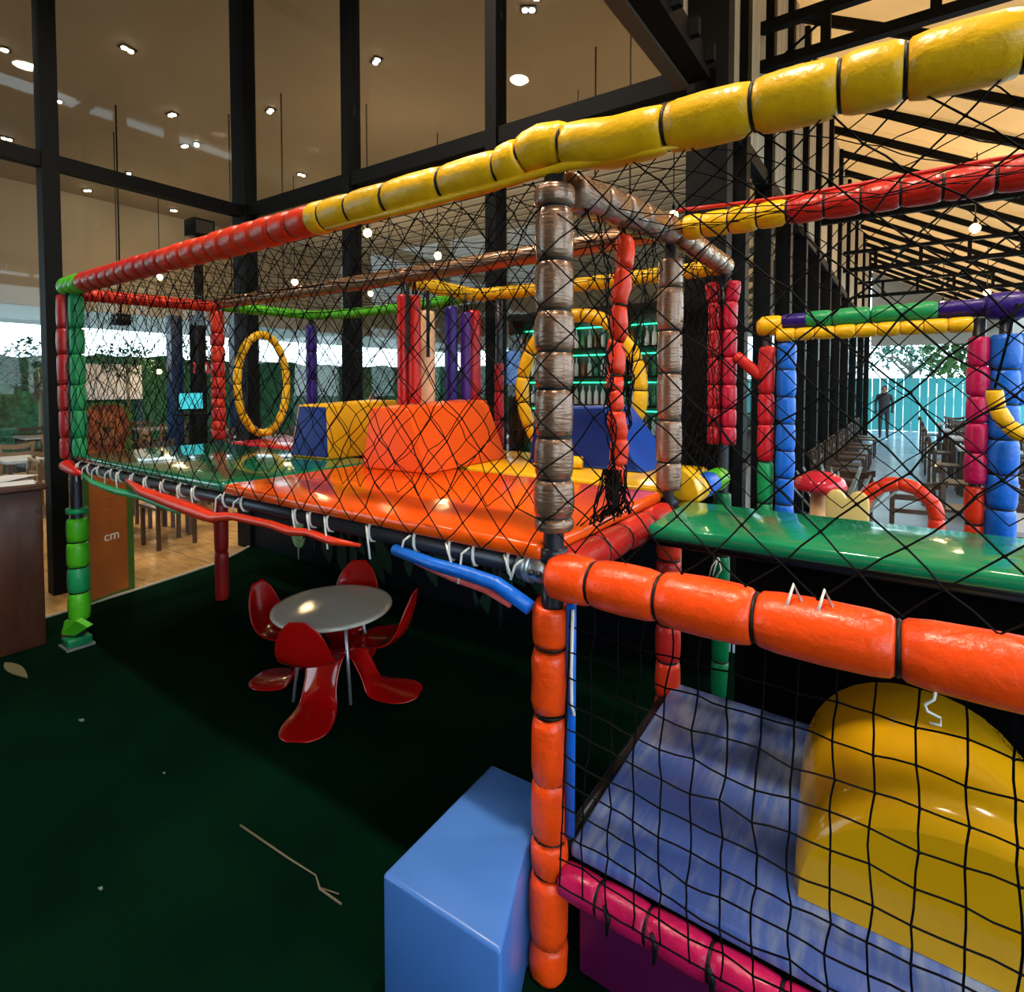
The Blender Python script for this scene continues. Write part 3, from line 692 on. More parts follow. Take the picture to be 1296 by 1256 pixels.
padded('gate_post', (.22, 0, 0), (.22, 0, 2.0), zb([0, .3, .6, .9, 1.12, 1.34], 0, 2.0), .04, [GRN], gate, pinch=.88)
for a, b_ in ((1.345, 1.54), (1.54, 1.7), (1.7, 1.95)): sleeve('foam_sleeve', lambda t: (.22, -.01, t), a, b_, .04, CRIM, gate, 12, .86)
sleeve('red_crook', lambda t: Vector((.20, -.03, 1.79)).lerp(Vector((.07, -.05, 1.91)), t), 0, 1, .03, RED, gate, 10, .85)
sleeve('red_crook', lambda t: Vector((.19, -.03, 1.78)).lerp(Vector((.245, -.03, 1.95)), t), 0, 1, .032, RED, gate, 10, .85)
padded('gate_post', (.315, 0, 0), (.315, 0, 2.04), even(14, 0, .965), .045, [BLU], gate, pinch=.9)
padded('gate_post', (1.085, 0, 0), (1.085, 0, 2.04), zb([0, .3, .6, .9, 1.13, 1.30], 0, 2.04), .036, [ORED], gate, pinch=.9)
for a, b_ in ((1.31, 1.45), (1.45, 1.58), (1.58, 1.70), (1.70, 1.83), (1.83, 1.96)): sleeve('foam_sleeve', lambda t: (1.085, -.01, t), a, b_, .041, MAG, gate, 12, .86)
padded('gate_post', (1.175, 0, 0), (1.175, 0, 2.06), even(13, 0, .955), .055, [BLU], gate, pinch=.88)
sleeve('foam_sleeve', lambda t: (1.22, .02, t), 1.66, 1.97, .03, BLU, gate, 10, .9)

# ------------------------------------------------------------------ NETS
def net(name, fn, nu, nv, r, diamond, label, skip=None, jit=.012, knots=True, m=CORD, sub=1):
    bm = bmesh.new(); rn = random.Random(len(label)); P = {}
    def node(i, j):
        if (i, j) not in P:
            e = 0 if i in (0, nu) or j in (0, nv) else jit
            P[(i, j)] = Vector(fn(i / nu, j / nv)) + Vector((rn.uniform(-e, e), rn.uniform(-e, e), rn.uniform(-e, e)))
        return P[(i, j)]
    def edge(a, b):
        p, q = node(*a), node(*b)
        mid = (p + q) / 2
        if skip and skip(mid): return
        mid = mid + Vector((rn.uniform(-1, 1), rn.uniform(-1, 1), rn.uniform(-1, 1))) * jit * .35
        a_, b_ = frame_of(q - p); pts = [p, mid, q]
        rr = [[bm.verts.new(x + (a_ * math.cos(t) + b_ * math.sin(t)) * r) for t in (0, 2.094, 4.189)] for x in pts]
        for r0_, r1_ in zip(rr, rr[1:]):
            for k in range(3): bm.faces.new((r0_[k], r0_[(k + 1) % 3], r1_[(k + 1) % 3], r1_[k]))
    for i in range(nu + 1):
        for j in range(nv + 1):
            if diamond:
                if (i + j) % 2: continue
                if i < nu and j < nv: edge((i, j), (i + 1, j + 1))
                if i < nu and j > 0: edge((i, j), (i + 1, j - 1))
            else:
                if i < nu: edge((i, j), (i + 1, j))
                if j < nv: edge((i, j), (i, j + 1))
    if knots:
        for p in P.values():
            if skip and skip(p): continue
            k = r * 2.0; v = [bm.verts.new(p + Vector(d) * k) for d in ((1, 0, 0), (-1, 0, 0), (0, 1, 0), (0, -1, 0), (0, 0, 1), (0, 0, -1))]
            for t in ((0, 2, 4), (2, 1, 4), (1, 3, 4), (3, 0, 4), (2, 0, 5), (1, 2, 5), (3, 1, 5), (0, 3, 5)): bm.faces.new([v[x] for x in t])
    o = from_bm(name, bm, m, None); return tag(o, label, 'net')
net('safety_net', lambda u, v: (XL + .02 + u * (XR - XL - .04), -(.055 if u < .66 else .012) * (1 - v) - .02 * math.sin(PI * v) - (.05 * min(1, (1 - v) * 12) * math.exp(-((XL + .02 + u * (XR - XL - .04)) / .09) ** 2) if v > .06 else 0), (1.25 if u < .66 else 1.28) + v * (ZT - .065 - (1.25 if u < .66 else 1.28))), 74, 14, .0024, True,
    'black diamond mesh safety net across the whole front of the frame')
net('inner_net', lambda u, v: (XL + .06 + u * (-XL - .12), .03 + .03 * math.sin(PI * v), 1.36 + v * (ZT - .075 - 1.36)), 70, 18, .0019, True,
    'finer black mesh net layered inside the left front opening', knots=False)
net('square_net', lambda u, v: (.065 + u * (XR - .09), -.062 * (1 - v) - .012 - .05 * math.sin(PI * v) * min(1, u * 6) + .02 * math.sin(u * 9) * v * (1 - v), .36 + v * (ZB - .07 - .36)), 25, 11, .0027, False,
    'black square mesh net below the orange rail', jit=.007, knots=True)
net('roof_net', lambda u, v: (XL + .02 + u * (XR - XL - .04), .04 + v * (Y1 - .06), ZT + .01 - .07 * math.sin(PI * v) - .03 * math.sin(PI * u)), 64, 10, .0020, True,
    'black mesh net stretched as a roof over the front bays', knots=False)
net('rear_roof_net', lambda u, v: (XL + .02 + u * (-XL - .04), Y1 + .03 + v * (Y2 - Y1 - .05), ZT + .0 - .05 * math.sin(PI * v)), 44, 8, .0020, True,
    'black mesh net stretched as a roof over the rear bays', knots=False)
def in_ring_l(p): return ((p.y - 1.33) / .23) ** 2 + ((p.z - 1.755) / .42) ** 2 < 1
def in_ring_r(p): return ((p.x + .89) / .43) ** 2 + ((p.z - 1.715) / .48) ** 2 < 1
net('end_net', lambda u, v: (XL + .02 + .01 * math.sin(PI * v), .04 + u * (Y2 - .06), 1.27 + v * (ZT - .06 - 1.27)), 24, 14, .0022, True,
    'black mesh net closing the left end around the oval ring', in_ring_l, knots=False)
net('rear_net', lambda u, v: (XL + .03 + u * (-XL - .06), Y2 - .02, 1.27 + v * (ZT - .05 - 1.27)), 48, 14, .0022, True,
    'black mesh net closing the rear side around the large ring', in_ring_r, knots=False)
net('bay_net', lambda u, v: (.03 + u * (XR - .06), Y1 - .01 + .02 * math.sin(PI * u), 1.30 + v * (ZT - .06 - 1.30)), 24, 14, .0022, True,
    'black mesh net across the back of the right bay above the green mat', knots=False)
net('side_net', lambda u, v: (.0 + .02 * math.sin(PI * u) , Y1 + .05 + u * (Y2 - Y1 - .1), 1.33 + v * (ZT - .08 - 1.33)), 18, 24, .0022, True,
    'fine black mesh net between second brown post and red post', knots=False)
# gathered net curtain between the two brown posts, bunched onto the rope
net('net_curtain', lambda u, v: (.015 + .02 * math.sin(u * 12), .06 + (u * .84 if v > .95 else (.33 * (1 - (v ** 1.5)) + u * .84 * v ** 1.5) + .05 * (u - .5)), 1.30 + v * (ZT - .09 - 1.30)), 14, 22, .0026, True,
    'bunched black net curtain gathered toward the orange rope', knots=False, jit=.014)
bm = bmesh.new(); rn = random.Random(5)
for k in range(46):
    p = Vector((rn.uniform(-.03, .05), rn.uniform(.18, .46), 1.30)); q = Vector((rn.uniform(-.02, .04), .38 + rn.uniform(-.03, .03), 1.46))
    m_ = (p + q) / 2 + Vector((rn.uniform(-.02, .05), rn.uniform(-.06, .04), -.03))
    bm_tube(bm, [p, m_, q], .0026, 4)
tag(from_bm('net_bundle', bm, CORD), 'tangled end of black net lying on the red padded edge', 'net')
# thick hanging tie ends along the lower rail
for k, x in enumerate((.20, .33, .47, .60, .74, .90)):
    tube('rail_tie', [(x, -.07, .37), (x + .01, -.068, .34), (x + .004, -.066, .29)], [.006, .008, .004], TIE, frame, 6)

# ------------------------------------------------------------------ KIDS TABLE AND CHAIRS
TC = (-1.85, .635)
kt = tag(empty('kids_table', (TC[0], TC[1], 0)), 'small round white topped table under the platform', 'table')
lathe('table_top', [(.315, .462), (.332, .466), (.335, .474), (.332, .482), (.31, .484), (.0005, .484)], mat('laminate_white', (.56, .50, .44), .12, coat=.4), kt, 48)
tube('table_frame', [(-.16, -.16, .452), (.16, .16, .452)], .012, GALV, kt)
tube('table_frame', [(-.16, .16, .452), (.16, -.16, .452)], .012, GALV, kt)
for a in (-15, 75, 165, 255):
    c_, s_ = math.cos(math.radians(a)), math.sin(math.radians(a))
    tube('table_leg', [(.17 * c_, .17 * s_, .455), (.23 * c_, .23 * s_, 0.0)], .009, GALV, kt, 8)
PLAST = mat('plastic_red_gloss', (.36, .002, .002), .12, coat=.6)
def s_chair():
    prof = [(-.185, .555), (-.182, .50), (-.170, .43), (-.150, .36), (-.118, .305), (-.06, .277), (.02, .272), (.09, .280), (.135, .275), (.158, .245),
            (.150, .20), (.125, .145), (.095, .09), (.05, .05), (-.02, .03), (-.10, .018), (-.18, .010), (-.215, .006)]
    hw = [.040, .092, .120, .132, .136, .138, .136, .128, .118, .105, .088, .080, .082, .095, .112, .122, .105, .045]
    # transverse curvature: + edges rise (dish), - edges drop
    cv = [-.005, .012, .02, .026, .034, .03, .022, .008, -.012, -.02, -.03, -.03, -.03, -.032, -.022, -.012, -.006, -.002]
    bm = bmesh.new(); rows = []; nw = 8
    for i, ((x, z), w, c_) in enumerate(zip(prof, hw, cv)):
        if i in (0, len(prof) - 1): pass
        p0 = Vector((*prof[max(i - 1, 0)], 0)); p1 = Vector((*prof[min(i + 1, len(prof) - 1)], 0)); d = (p1 - p0).normalized(); nx, nz = d.y, -d.x
        if i <= 4: nx, nz = abs(nx), abs(nz)
        row = []
        for k in range(nw + 1):
            u = 2 * k / nw - 1; b_ = c_ * u * u
            if 9 <= i: ox, oz = (b_ * .9, 0) if i < 13 else (0, b_)
            else: ox, oz = (nx * b_, nz * b_) if i <= 4 else (0, b_)
            row.append(bm.verts.new((x + ox, u * w, max(z + oz, .004))))
        rows.append(row)
    for a, b_ in zip(rows, rows[1:]):
        for k in range(nw): bm.faces.new((a[k], a[k + 1], b_[k + 1], b_[k]))
    o = from_bm('kids_chair', bm, PLAST, None, True)
    sm = o.modifiers.new('shell', 'SOLIDIFY'); sm.thickness = .010; sm.offset = 0
    ss = o.modifiers.new('smooth', 'SUBSURF'); ss.levels = 2; ss.render_levels = 2
    return o
ch0 = s_chair()
for k, (ang, rad, lab) in enumerate(((-57, .29, 'glossy red moulded chair nearest the camera, back toward us'),
                                     (27, .29, 'glossy red moulded chair on the right of the small round table'),
                                     (123, .295, 'glossy red moulded chair behind the small round table'),
                                     (204, .285, 'glossy red moulded chair on the left of the small round table'))):
    o = ch0 if k == 0 else ch0.copy()
    if k: COL.objects.link(o)
    a = math.radians(ang)
    o.location = (TC[0] + rad * math.cos(a), TC[1] + rad * math.sin(a), .004)
    o.rotation_euler = (0, 0, a + PI); o.scale = (1.06, 1.12, 1.06)
    tag(o, lab, 'chair', 'red kids chairs round the table')

# ------------------------------------------------------------------ HEIGHT BOARD with lion print, at the turf edge
hb = tag(empty('height_board', (-4.50, .46, 0), math.radians(18)), 'tall orange height measuring board with a lion face print', 'height board')
BOARD = mat('board_orange', (.34, .085, .012), .5, var=.15, vscale=5); BSIDE = mat('board_green', (.05, .11, .012), .55); INK = mat('print_dark', (.02, .008, .004), .6)
MANE = mat('print_mane', (.16, .035, .010), .7, var=.6, vscale=30, bstretch=(1, 1, .35)); FACE = mat('print_face', (.27, .075, .02), .7, var=.5, vscale=26, bstretch=(1, 1, .4)); MUZ = mat('print_muzzle', (.34, .12, .05), .7, var=.3, vscale=30)
hw_ = .215
prism('board_panel', [(-hw_, 0), (hw_, 0), (hw_, 1.50), (hw_ - .03, 1.57), (.1, 1.605), (0, 1.61), (-.1, 1.605), (-hw_ + .03, 1.57), (-hw_, 1.50)], 'x', -.012, 0, BSIDE, hb)
prism('board_print', [(-.155, .03), (.155, .03), (.155, 1.28), (-.155, 1.28)], 'x', 0.0005, .002, BOARD, hb)
def blob(cy, cz, ry, rz, n=40, jag=0.0, seed=1):
    r_ = random.Random(seed); return [(cy + ry * math.cos(2 * PI * k / n) * (1 - (jag * r_.random() if k % 2 else 0)), cz + rz * math.sin(2 * PI * k / n) * (1 - (jag * r_.random() if k % 2 else 0))) for k in range(n)]
prism('mane', [(y, min(z, 1.59)) for y, z in blob(0, 1.40, .205, .215, 60, .18)], 'x', .0022, .0040, MANE, hb)
prism('face', blob(0, 1.40, .125, .145, 30, .06), 'x', .0042, .0055, FACE, hb)
for s in (-1, 1):
    prism('ear', blob(s * .125, 1.525, .038, .034, 16), 'x', .0057, .0068, FACE, hb)
    prism('muzzle', blob(s * .036, 1.345, .046, .036, 18), 'x', .0057, .0068, MUZ, hb)
    prism('eye', blob(s * .055, 1.44, .016, .010, 12), 'x', .0057, .0070, INK, hb)
    prism('mouth_line', [(0, 1.335), (s * .03, 1.312), (s * .065, 1.325), (s * .065, 1.316), (s * .03, 1.303), (0, 1.324)], 'x', .0070, .0080, INK, hb)
prism('nose', [(-.036, 1.405), (.036, 1.405), (.014, 1.368), (.004, 1.345), (-.004, 1.345), (-.014, 1.368)], 'x', .0070, .0082, INK, hb)
prism('chin', blob(0, 1.285, .035, .022, 16), 'x', .0057, .0066, MUZ, hb)
for k in range(9):
    z = .62 + .065 * k
    box('scale_mark', .0022, .003, -.01, .02 if k % 2 else .035, z, z + .003, INK, hb)
tcu = bpy.data.curves.new('lettering', 'FONT'); tcu.body = 'cm'; tcu.size = .11; tcu.extrude = .0008; tcu.align_x = 'CENTER'
to = bpy.data.objects.new('lettering', tcu); COL.objects.link(to)
dg = bpy.context.evaluated_depsgraph_get(); me = bpy.data.meshes.new_from_object(to.evaluated_get(dg)); bpy.data.objects.remove(to)
lt = link('lettering', me, mat('print_white', (.75, .70, .65), .6), hb)
lt.rotation_euler = (PI / 2, 0, PI / 2); lt.location = (.0035, .02, .475)
WOODD = mat('wood_mahogany', (.055, .016, .008), .35, bump=.1, bscale=6, bstretch=(6, 6, 1), var=.3, vscale=4, coat=.2)
# host desk at the left edge with papers
dk = tag(empty('host_desk', (-4.2, -.75, 0)), 'dark mahogany host desk at the left edge', 'desk')
box('desk_body', -.35, .31, -.62, .62, 0, 1.05, WOODD, dk, .006)
box('desk_top', -.38, .34, -.65, .65, 1.052, 1.085, WOODD, dk, .006)
PAPER = mat('paper_white', (.7, .72, .74), .6)
for k, (x, y, rz, lab) in enumerate(((-4.25, -.42, .3, 'loose white paper sheet, leftmost on the host desk'), (-4.05, -.28, -.2, 'white printed sheet at the near corner of the host desk'), (-4.35, -.2, .7, 'white paper sheet lying turned at the back of the host desk'))):
    p = box('paper_sheet', -.105, .105, -.148, .148, 0, .0015, PAPER); p.location = (x, y, 1.0865 + .002 * k); p.rotation_euler = (0, 0, rz); tag(p, lab, 'paper', 'papers on the host desk')

# small litter on the turf
root = tag(empty('forked_straw', (0, 0, 0)), 'thin pale forked straw lying on the green turf', 'straw')
tube('stem', [(-1.30, -.23, .004), (-1.012, -.213, .004), (-.858, -.201, .006), (-.80, -.226, .006), (-.694, -.219, .004)], [.0045, .004, .003, .0045, .004], mat('straw_tan', (.10, .085, .05), .6), root, 6)
tube('fork', [(-.80, -.222, .006), (-.73, -.200, .005)], .0025, MATS['straw_tan'], root, 6)
for k, (x, y, s, lab) in enumerate(((-2.657, -.324, .016, 'tiny pale paper scrap on the turf, largest of three'), (-1.874, -.263, .007, 'tiny pale crumb on the turf left of the chairs'), (-1.428, -.659, .009, 'tiny white crumb nearest on the dark turf'))):
    p = prism('paper_scrap', [(-s, -s * .6), (s * .8, -s * .5), (s, s * .4), (-s * .5, s * .7)], 'z', 0, .004, mat('scrap_grey', (.10, .12, .10), .8)); p.location = (x, y, .001); tag(p, lab, 'scrap', 'scraps on the turf')
lf = prism('dry_leaf', [(a, b_) for a, b_ in leaf_outline(.36, .035)], 'z', 0, .006, mat('dry_leaf', (.10, .09, .045), .7)); lf.location = (-3.78, -.37, .001); lf.rotation_euler = (0, 0, .06)
tag(lf, 'dry leaf lying on the turf at left edge', 'leaf')

# ------------------------------------------------------------------ RESTAURANT FURNITURE
WOODC = mat('wood_chair', (.055, .028, .016), .35, coat=.15); WOODL = mat('wood_light', (.20, .11, .05), .4); TTOP = mat('table_top_pale', (.42, .42, .44), .25)
def make_chair(m):
    t = empty('dining_chair')
    box('seat', -.21, .21, -.21, .21, .43, .46, m, t)
    for x in (-.185, .185):
        box('leg', x - .018, x + .018, .165, .20, 0, .43, m, t)
        box('leg', x - .018, x + .018, -.205, -.17, 0, .88, m, t)
    bm = bmesh.new()
    ps = [(-.22, -.20, .90), (-.12, -.235, .865), (0, -.245, .855), (.12, -.235, .865), (.22, -.20, .90)]
    rows = [[bm.verts.new((x + 0, y + dy, z + dz)) for dy, dz in ((-.012, -.045), (.012, -.045), (.012, .02), (-.012, .02))] for x, y, z in ps]
    for a, b_ in zip(rows, rows[1:]):
        for k in range(4): bm.faces.new((a[k], a[(k + 1) % 4], b_[(k + 1) % 4], b_[k]))
    bm.faces.new(rows[0]); bm.faces.new(rows[-1][::-1]); bmesh.ops.recalc_face_normals(bm, faces=bm.faces)
    from_bm('top_rail', bm, m, t)
    box('back_slat', -.17, .17, -.20, -.18, .72, .77, m, t); box('back_slat', -.17, .17, -.20, -.18, .60, .64, m, t)
    return t
def make_table(m, mt):
    t = empty('dining_table')
    box('table_top', -.38, .38, -.38, .38, .72, .755, mt, t)
    for x in (-.33, .33):
        for y in (-.33, .33): box('leg', x - .025, x + .025, y - .025, y + .025, 0, .72, m, t)
    return t
chA, chB = make_chair(WOODC), make_chair(WOODL); tbA = make_table(WOODC, TTOP)
first = {}
def put(proto, loc, rz, label, cat, group):
    o = proto if id(proto) not in first else copy_tree(proto)
    first[id(proto)] = 1
    o.location = loc; o.rotation_euler = (0, 0, rz); return tag(o, label, cat, group)
ORD = ['nearest', 'second', 'third', 'fourth', 'fifth', 'sixth', 'seventh', 'eighth', 'ninth', 'farthest']
SIDE = {0: 'near', 90: 'right', 180: 'far', 270: 'left'}
def setting(x, y, z, proto_c, where, k, group, rots=(0, 90, 180, 270), gap=.55):
    put(tbA, (x, y, z), 0, 'pale topped square table, %s %s' % (ORD[k], where), 'table', 'tables ' + group)
    for r in rots:
        a = math.radians(r)
        put(proto_c, (x + gap * math.sin(a), y - gap * math.cos(a), z), a, '%s chair, %s side of %s table %s' % ('dark wooden' if proto_c is chA else 'light wooden', SIDE[r], ORD[k], where), 'chair', 'chairs ' + group)
for k, (x, y) in enumerate(((1.75, 4.1), (1.9, 6.2), (1.9, 8.2), (3.0, 9.2), (1.9, 10.2), (3.0, 11.4), (1.9, 12.3), (3.0, 13.5), (1.9, 14.5), (1.9, 17))):
    setting(x, y, -.012, chA, 'right of the corridor', k, 'right of the corridor')
for k, y in enumerate((6.9, 7.65, 8.6, 9.35, 10.4, 11.15, 12.4, 13.15, 14.6, 15.35)):
    put(chA, (0.04, y, -.012), -PI / 2, '%s dark dining chair along the glass side of the corridor' % ORD[k], 'chair', 'chairs left of the corridor')
put(chA, (.95, 4.6, -.012), PI * 1.04, 'dark wooden dining chair directly behind the red foam arch', 'chair', 'chairs in the corridor entrance')
put(chA, (.35, 5.0, -.012), PI * .95, 'dark wooden dining chair behind the grey spiky plant', 'chair', 'chairs in the corridor entrance')
for k, (x, y) in enumerate(((-6.4, 1.5), (-7.4, .0), (-7.9, 2.6), (-9.2, 1.2), (-9.7, 4.9), (-11.0, 2.6), (-11.9, 5.4), (-13.0, .6), (-13.2, 2.4), (-13.6, 4.6))):
    setting(x, y, -.02, chB if k % 2 else chA, 'in the hall beyond the left glass', k, 'in the left dining hall')
for k, (x, y) in enumerate(((-5.3, 3.9), (-7.6, 5.2), (-5.7, 7.4), (-8.8, 7.0))):
    setting(x, y, -.015, chB, 'in the hall behind the central glass', k, 'in the rear dining hall')
# round tub bench near the desk
tub = tag(empty('tub_bench', (-5.95, -.55, -.02)), 'round wooden tub bench behind the host desk', 'bench')
bm = bmesh.new(); n = 24
for zlo, zhi, ro, ri in ((0, .78, .52, .46),):
    A = [2 * PI * k / n for k in range(n)]
    v = [[bm.verts.new((r_ * math.cos(a), r_ * math.sin(a), z)) for a in A] for r_, z in ((ro, zlo), (ro, zhi), (ri, zhi), (ri, zlo))]
    for q in range(4):
        for k in range(n): bm.faces.new((v[q][k], v[q][(k + 1) % n], v[(q + 1) % 4][(k + 1) % n], v[(q + 1) % 4][k]))
bmesh.ops.recalc_face_normals(bm, faces=bm.faces)
from_bm('tub_body', bm, WOODL, tub)
lathe('cushion', [(.44, .40), (.45, .44), (.43, .47), (.001, .48)], mat('cushion_olive', (.03, .035, .02), .8), tub, 24)
tube('rim', [(.50 * math.cos(2 * PI * k / 24), .50 * math.sin(2 * PI * k / 24), .80) for k in range(25)], .03, WOODC, tub, 8)

# ------------------------------------------------------------------ COLUMNS, SCREENS, SIGNS IN THE HALL
BLUELIT = mat('steel_blue_lit', (.01, .03, .10), .3)  # bluish light on the hall columns is put into this colour
for k, (x, y, h, m) in enumerate(((-11.4, 4.08, 3.15, BLUELIT), (-10.86, 5.08, 3.2, BLUELIT), (-12.0, 8.9, 3.2, BLACKM), (-11.0, 4.35, 3.15, BLACKM))):
    struct(box('trim_%d' % (10 + k), x - .11, x + .11, y - .11, y + .11, -.03, h, m))
sp = tag(empty('speaker_post', (-10.5, 4.15, 0)), 'black loudspeaker on a post seen high through the left glass', 'speaker')
box('post', -.06, .06, -.06, .06, -.02, 4.85, BLACKM, sp); 
bx = box('speaker_box', -.12, .26, -.2, .2, 4.6, 4.92, BLACKM, sp, .01); box('grille', .2605, .264, -.16, .16, 4.64, 4.88, mat('grille', (.03, .03, .03), .7), bx)
cb = tag(empty('ceiling_camera', (-9.44, 2.41, 2.70)), 'black box hanging on a rod above the lion board', 'projector')
box('housing', -.13, .13, -.10, .10, 0, .17, BLACKM, cb, .01); tube('rod', [(0, 0, .17), (0, 0, 3.44)], .012, BLACKM, cb); tube('lens', [(.13, 0, .08), (.15, 0, .08)], .04, TIE, cb, 12)
wp = tag(empty('white_screen', (-16.75, 4.64, 1.35)), 'blank white panel before the far hedge', 'panel')
box('sheet', 0, .03, -.95, .95, 0, .95, mat('panel_white', (.62, .64, .72), .6), wp); 
for s in (-.9, .9): box('leg', -.05, 0, s - .03, s + .03, -1.35, .95, BLUELIT, wp)
pos = tag(empty('till_screen', (-9.57, 3.54, 0)), 'cyan lit till monitor on a stand in the hall', 'monitor')
box('stand', -.04, .04, -.04, .04, -.02, 1.32, BLACKM, pos); box('base', -.2, .2, -.22, .22, 1.20, 1.24, BLACKM, pos)
mo = box('housing', -.03, .0, -.24, .20, 1.30, 1.62, BLACKM, pos); box('display', .001, .004, -.22, .18, 1.32, 1.60, mat('screen_cyan', (.02, .3, .35), .3, emit=(.05, .55, .65), estr=1.0), pos)
ex = tag(empty('exit_sign', (-10.87, 4.35, 1.98)), 'small red sign with white lettering on the black column', 'sign')
box('plate', 0, .012, -.16, .16, 0, .22, mat('sign_red', (.5, .02, .02), .5), ex)
box('white_mark', .0122, .014, -.10, -.02, .05, .17, PAPER, ex); box('white_mark', .0122, .014, .02, .10, .05, .17, PAPER, ex)
bp_ = tag(empty('blue_board', (-4.13, 5.52, 0)), 'blue display board behind the glass near the bar', 'board')
box('panel', -.26, .26, -.02, .0, 1.75, 2.25, mat('board_blue', (.02, .12, .55), .5), bp_); box('picture', -.24, -.05, -.022, -.021, 1.98, 2.2, mat('board_tan', (.4, .25, .18), .6), bp_)
for s in (-.24, .24): box('leg', s - .02, s + .02, 0, .04, -.02, 2.25, BLACKM, bp_)

# ------------------------------------------------------------------ BAR with green lit bottles
br = tag(empty('back_bar', (-3.3, 6.75, -.015)), 'tall dark bar shelf with green lighting behind the large ring', 'bar shelf')
box('back_panel', -1.5, 1.5, .20, .24, 0, 2.9, mat('bar_green', (.01, .10, .06), .4), br)
for s in (-1.5, -.5, .5, 1.5): box('upright', s - .04, s + .04, -.14, .20, 0, 2.9, BLACKM, br)
LEDG = mat('led_green', (.02, .5, .25), .4, emit=(.04, 1.0, .45), estr=3.0)
for z in (1.0, 1.45, 1.90, 2.35):
    box('shelf', -1.46, 1.46, -.13, .19, z - .03, z, BLACKM, br); 
    box('light_strip', -1.44, 1.44, .17, .19, z + .34, z + .36, LEDG, br)
box('cornice', -1.54, 1.54, -.16, .24, 2.86, 2.98, BLACKM, br)
BG = [mat('bottle_%s' % n_, c_, .1) for n_, c_ in (('green', (.02, .20, .07)), ('amber', (.20, .07, .01)), ('clear', (.45, .55, .52)), ('white', (.7, .72, .7)))]
NTH = 'first second third fourth fifth sixth seventh eighth ninth tenth eleventh twelfth thirteenth fourteenth fifteenth sixteenth seventeenth eighteenth nineteenth twentieth twenty-first twenty-second'.split()
BN = ['green', 'amber', 'clear', 'white']; protos = []
for i in range(4):
    o = lathe('bottle', [(.036, 0), (.038, .01), (.038, .17), (.03, .20), (.013, .23), (.012, .29), (.014, .30)], BG[i], None, 8); protos.append(o)
used = set()
for zi, z in enumerate((1.0, 1.45, 1.90, 2.35)):
    sn = ('lowest', 'second', 'third', 'top')[zi]
    nb = 0
    for k in range(24):
        if k % 8 == 7: continue
        i = rj.randrange(4); o = protos[i] if i not in used else protos[i].copy()
        if i in used: COL.objects.link(o)
        used.add(i); o.location = (-3.3 - 1.38 + .12 * k, 6.75 + .02, z - .0145)
        nb += 1; tag(o, '%s bottle from the left on the %s bar shelf, %s glass' % (NTH[nb - 1], sn, BN[i]), 'bottle', '%s bottles on the %s bar shelf' % (BN[i], sn))

# ------------------------------------------------------------------ LAMPS
DLE = mat('downlight_emit', (1, .9, .75), .4, emit=(1, .86, .62), estr=60)
dl0 = None
DL = [(-8.95, .93), (-7.6, 1.88), (-9.03, 3.06), (-10.12, 3.76), (-9.87, 3.85), (-10.03, 1.82), (-12.4, 1.79), (-12.5, 3.75), (-7.6, 3.9), (-9.61, 5.85), (-14.4, 3.65), (-14.37, 5.46), (-5.14, 3.93), (-3.94, 3.16), (-2.88, 4.24), (-2.66, 4.1), (-1.78, 5.44), (-1.9, 6.57)]
for k, (x, y) in enumerate(DL):
    if dl0 is None:
        dl0 = empty('downlight'); box('trim', -.09, .09, -.06, .06, -.018, 0, BLACKM, dl0)
        for s in (-.04, .04): lathe('lens', [(.0005, -.032), (.032, -.032), (.036, -.0185)], DLE, dl0, 12, (s, 0, 0))
        o = dl0
    else: o = copy_tree(dl0)
    o.location = (x, y, 6.149); o.rotation_euler = (0, 0, rj.uniform(0, 3))
    side = 'left' if x < -5.5 else 'rear'
    fw = lambda q: ((q[0] - .826) * .819 + (q[1] + 1.39) * .574) / (-(q[0] - .826) * .574 + (q[1] + 1.39) * .819)
    rank = sorted([q for q in DL if (q[0] < -5.5) == (x < -5.5)], key=fw).index((x, y))
    tag(o, '%s twin spot downlight from the left in the brown ceiling through the %s glass' % (NTH[rank], side), 'downlight', 'downlights through the %s glass' % ('left' if x < -5.5 else 'rear'))
for x, y in [DL[q] for q in (1, 0, 2, 5, 12)]:
    o = [q for q in COL.objects if q.name.startswith('downlight') and abs(q.location.x - x) < .01 and abs(q.location.y - y) < .01][0]
    l = bpy.data.lights.new('spot_light', 'SPOT'); l.energy = 500; l.color = (1, .80, .55); l.spot_size = math.radians(80); l.spot_blend = .6; l.shadow_soft_size = .05
    lo_ = bpy.data.objects.new('spot_light', l); COL.objects.link(lo_); lo_.parent = o; lo_.location = (0, 0, -.045)
BULB = mat('bulb_emit', (1, .8, .4), .4, emit=(1, .62, .20), estr=45)
def pendant(loc, top, label, energy, r=.065, shade=False):
    root = empty('pendant_lamp', loc)
    bm = bmesh.new(); bmesh.ops.create_uvsphere(bm, u_segments=12, v_segments=8, radius=r); from_bm('bulb', bm, BULB, root, True)
    lathe('socket', [(.02, r * .9), (.025, r + .03), (.012, r + .09)], BLACKM, root, 10)
    tube('cord', [(0, 0, r + .08), (0, 0, top - loc[2])], .008, BLACKM, root, 6)
    if energy:
        l = bpy.data.lights.new('bulb_light', 'POINT'); l.energy = energy * 3.8; l.color = (1, .68, .34); l.shadow_soft_size = r * 1.15
        lo_ = bpy.data.objects.new('bulb_light', l); COL.objects.link(lo_); lo_.parent = root
    return tag(root, label, 'pendant lamp', 'glowing pendant lamps')
def roof_z(x): return 5.95 + (x + .33) * (3.92 - 5.95) / 3.83
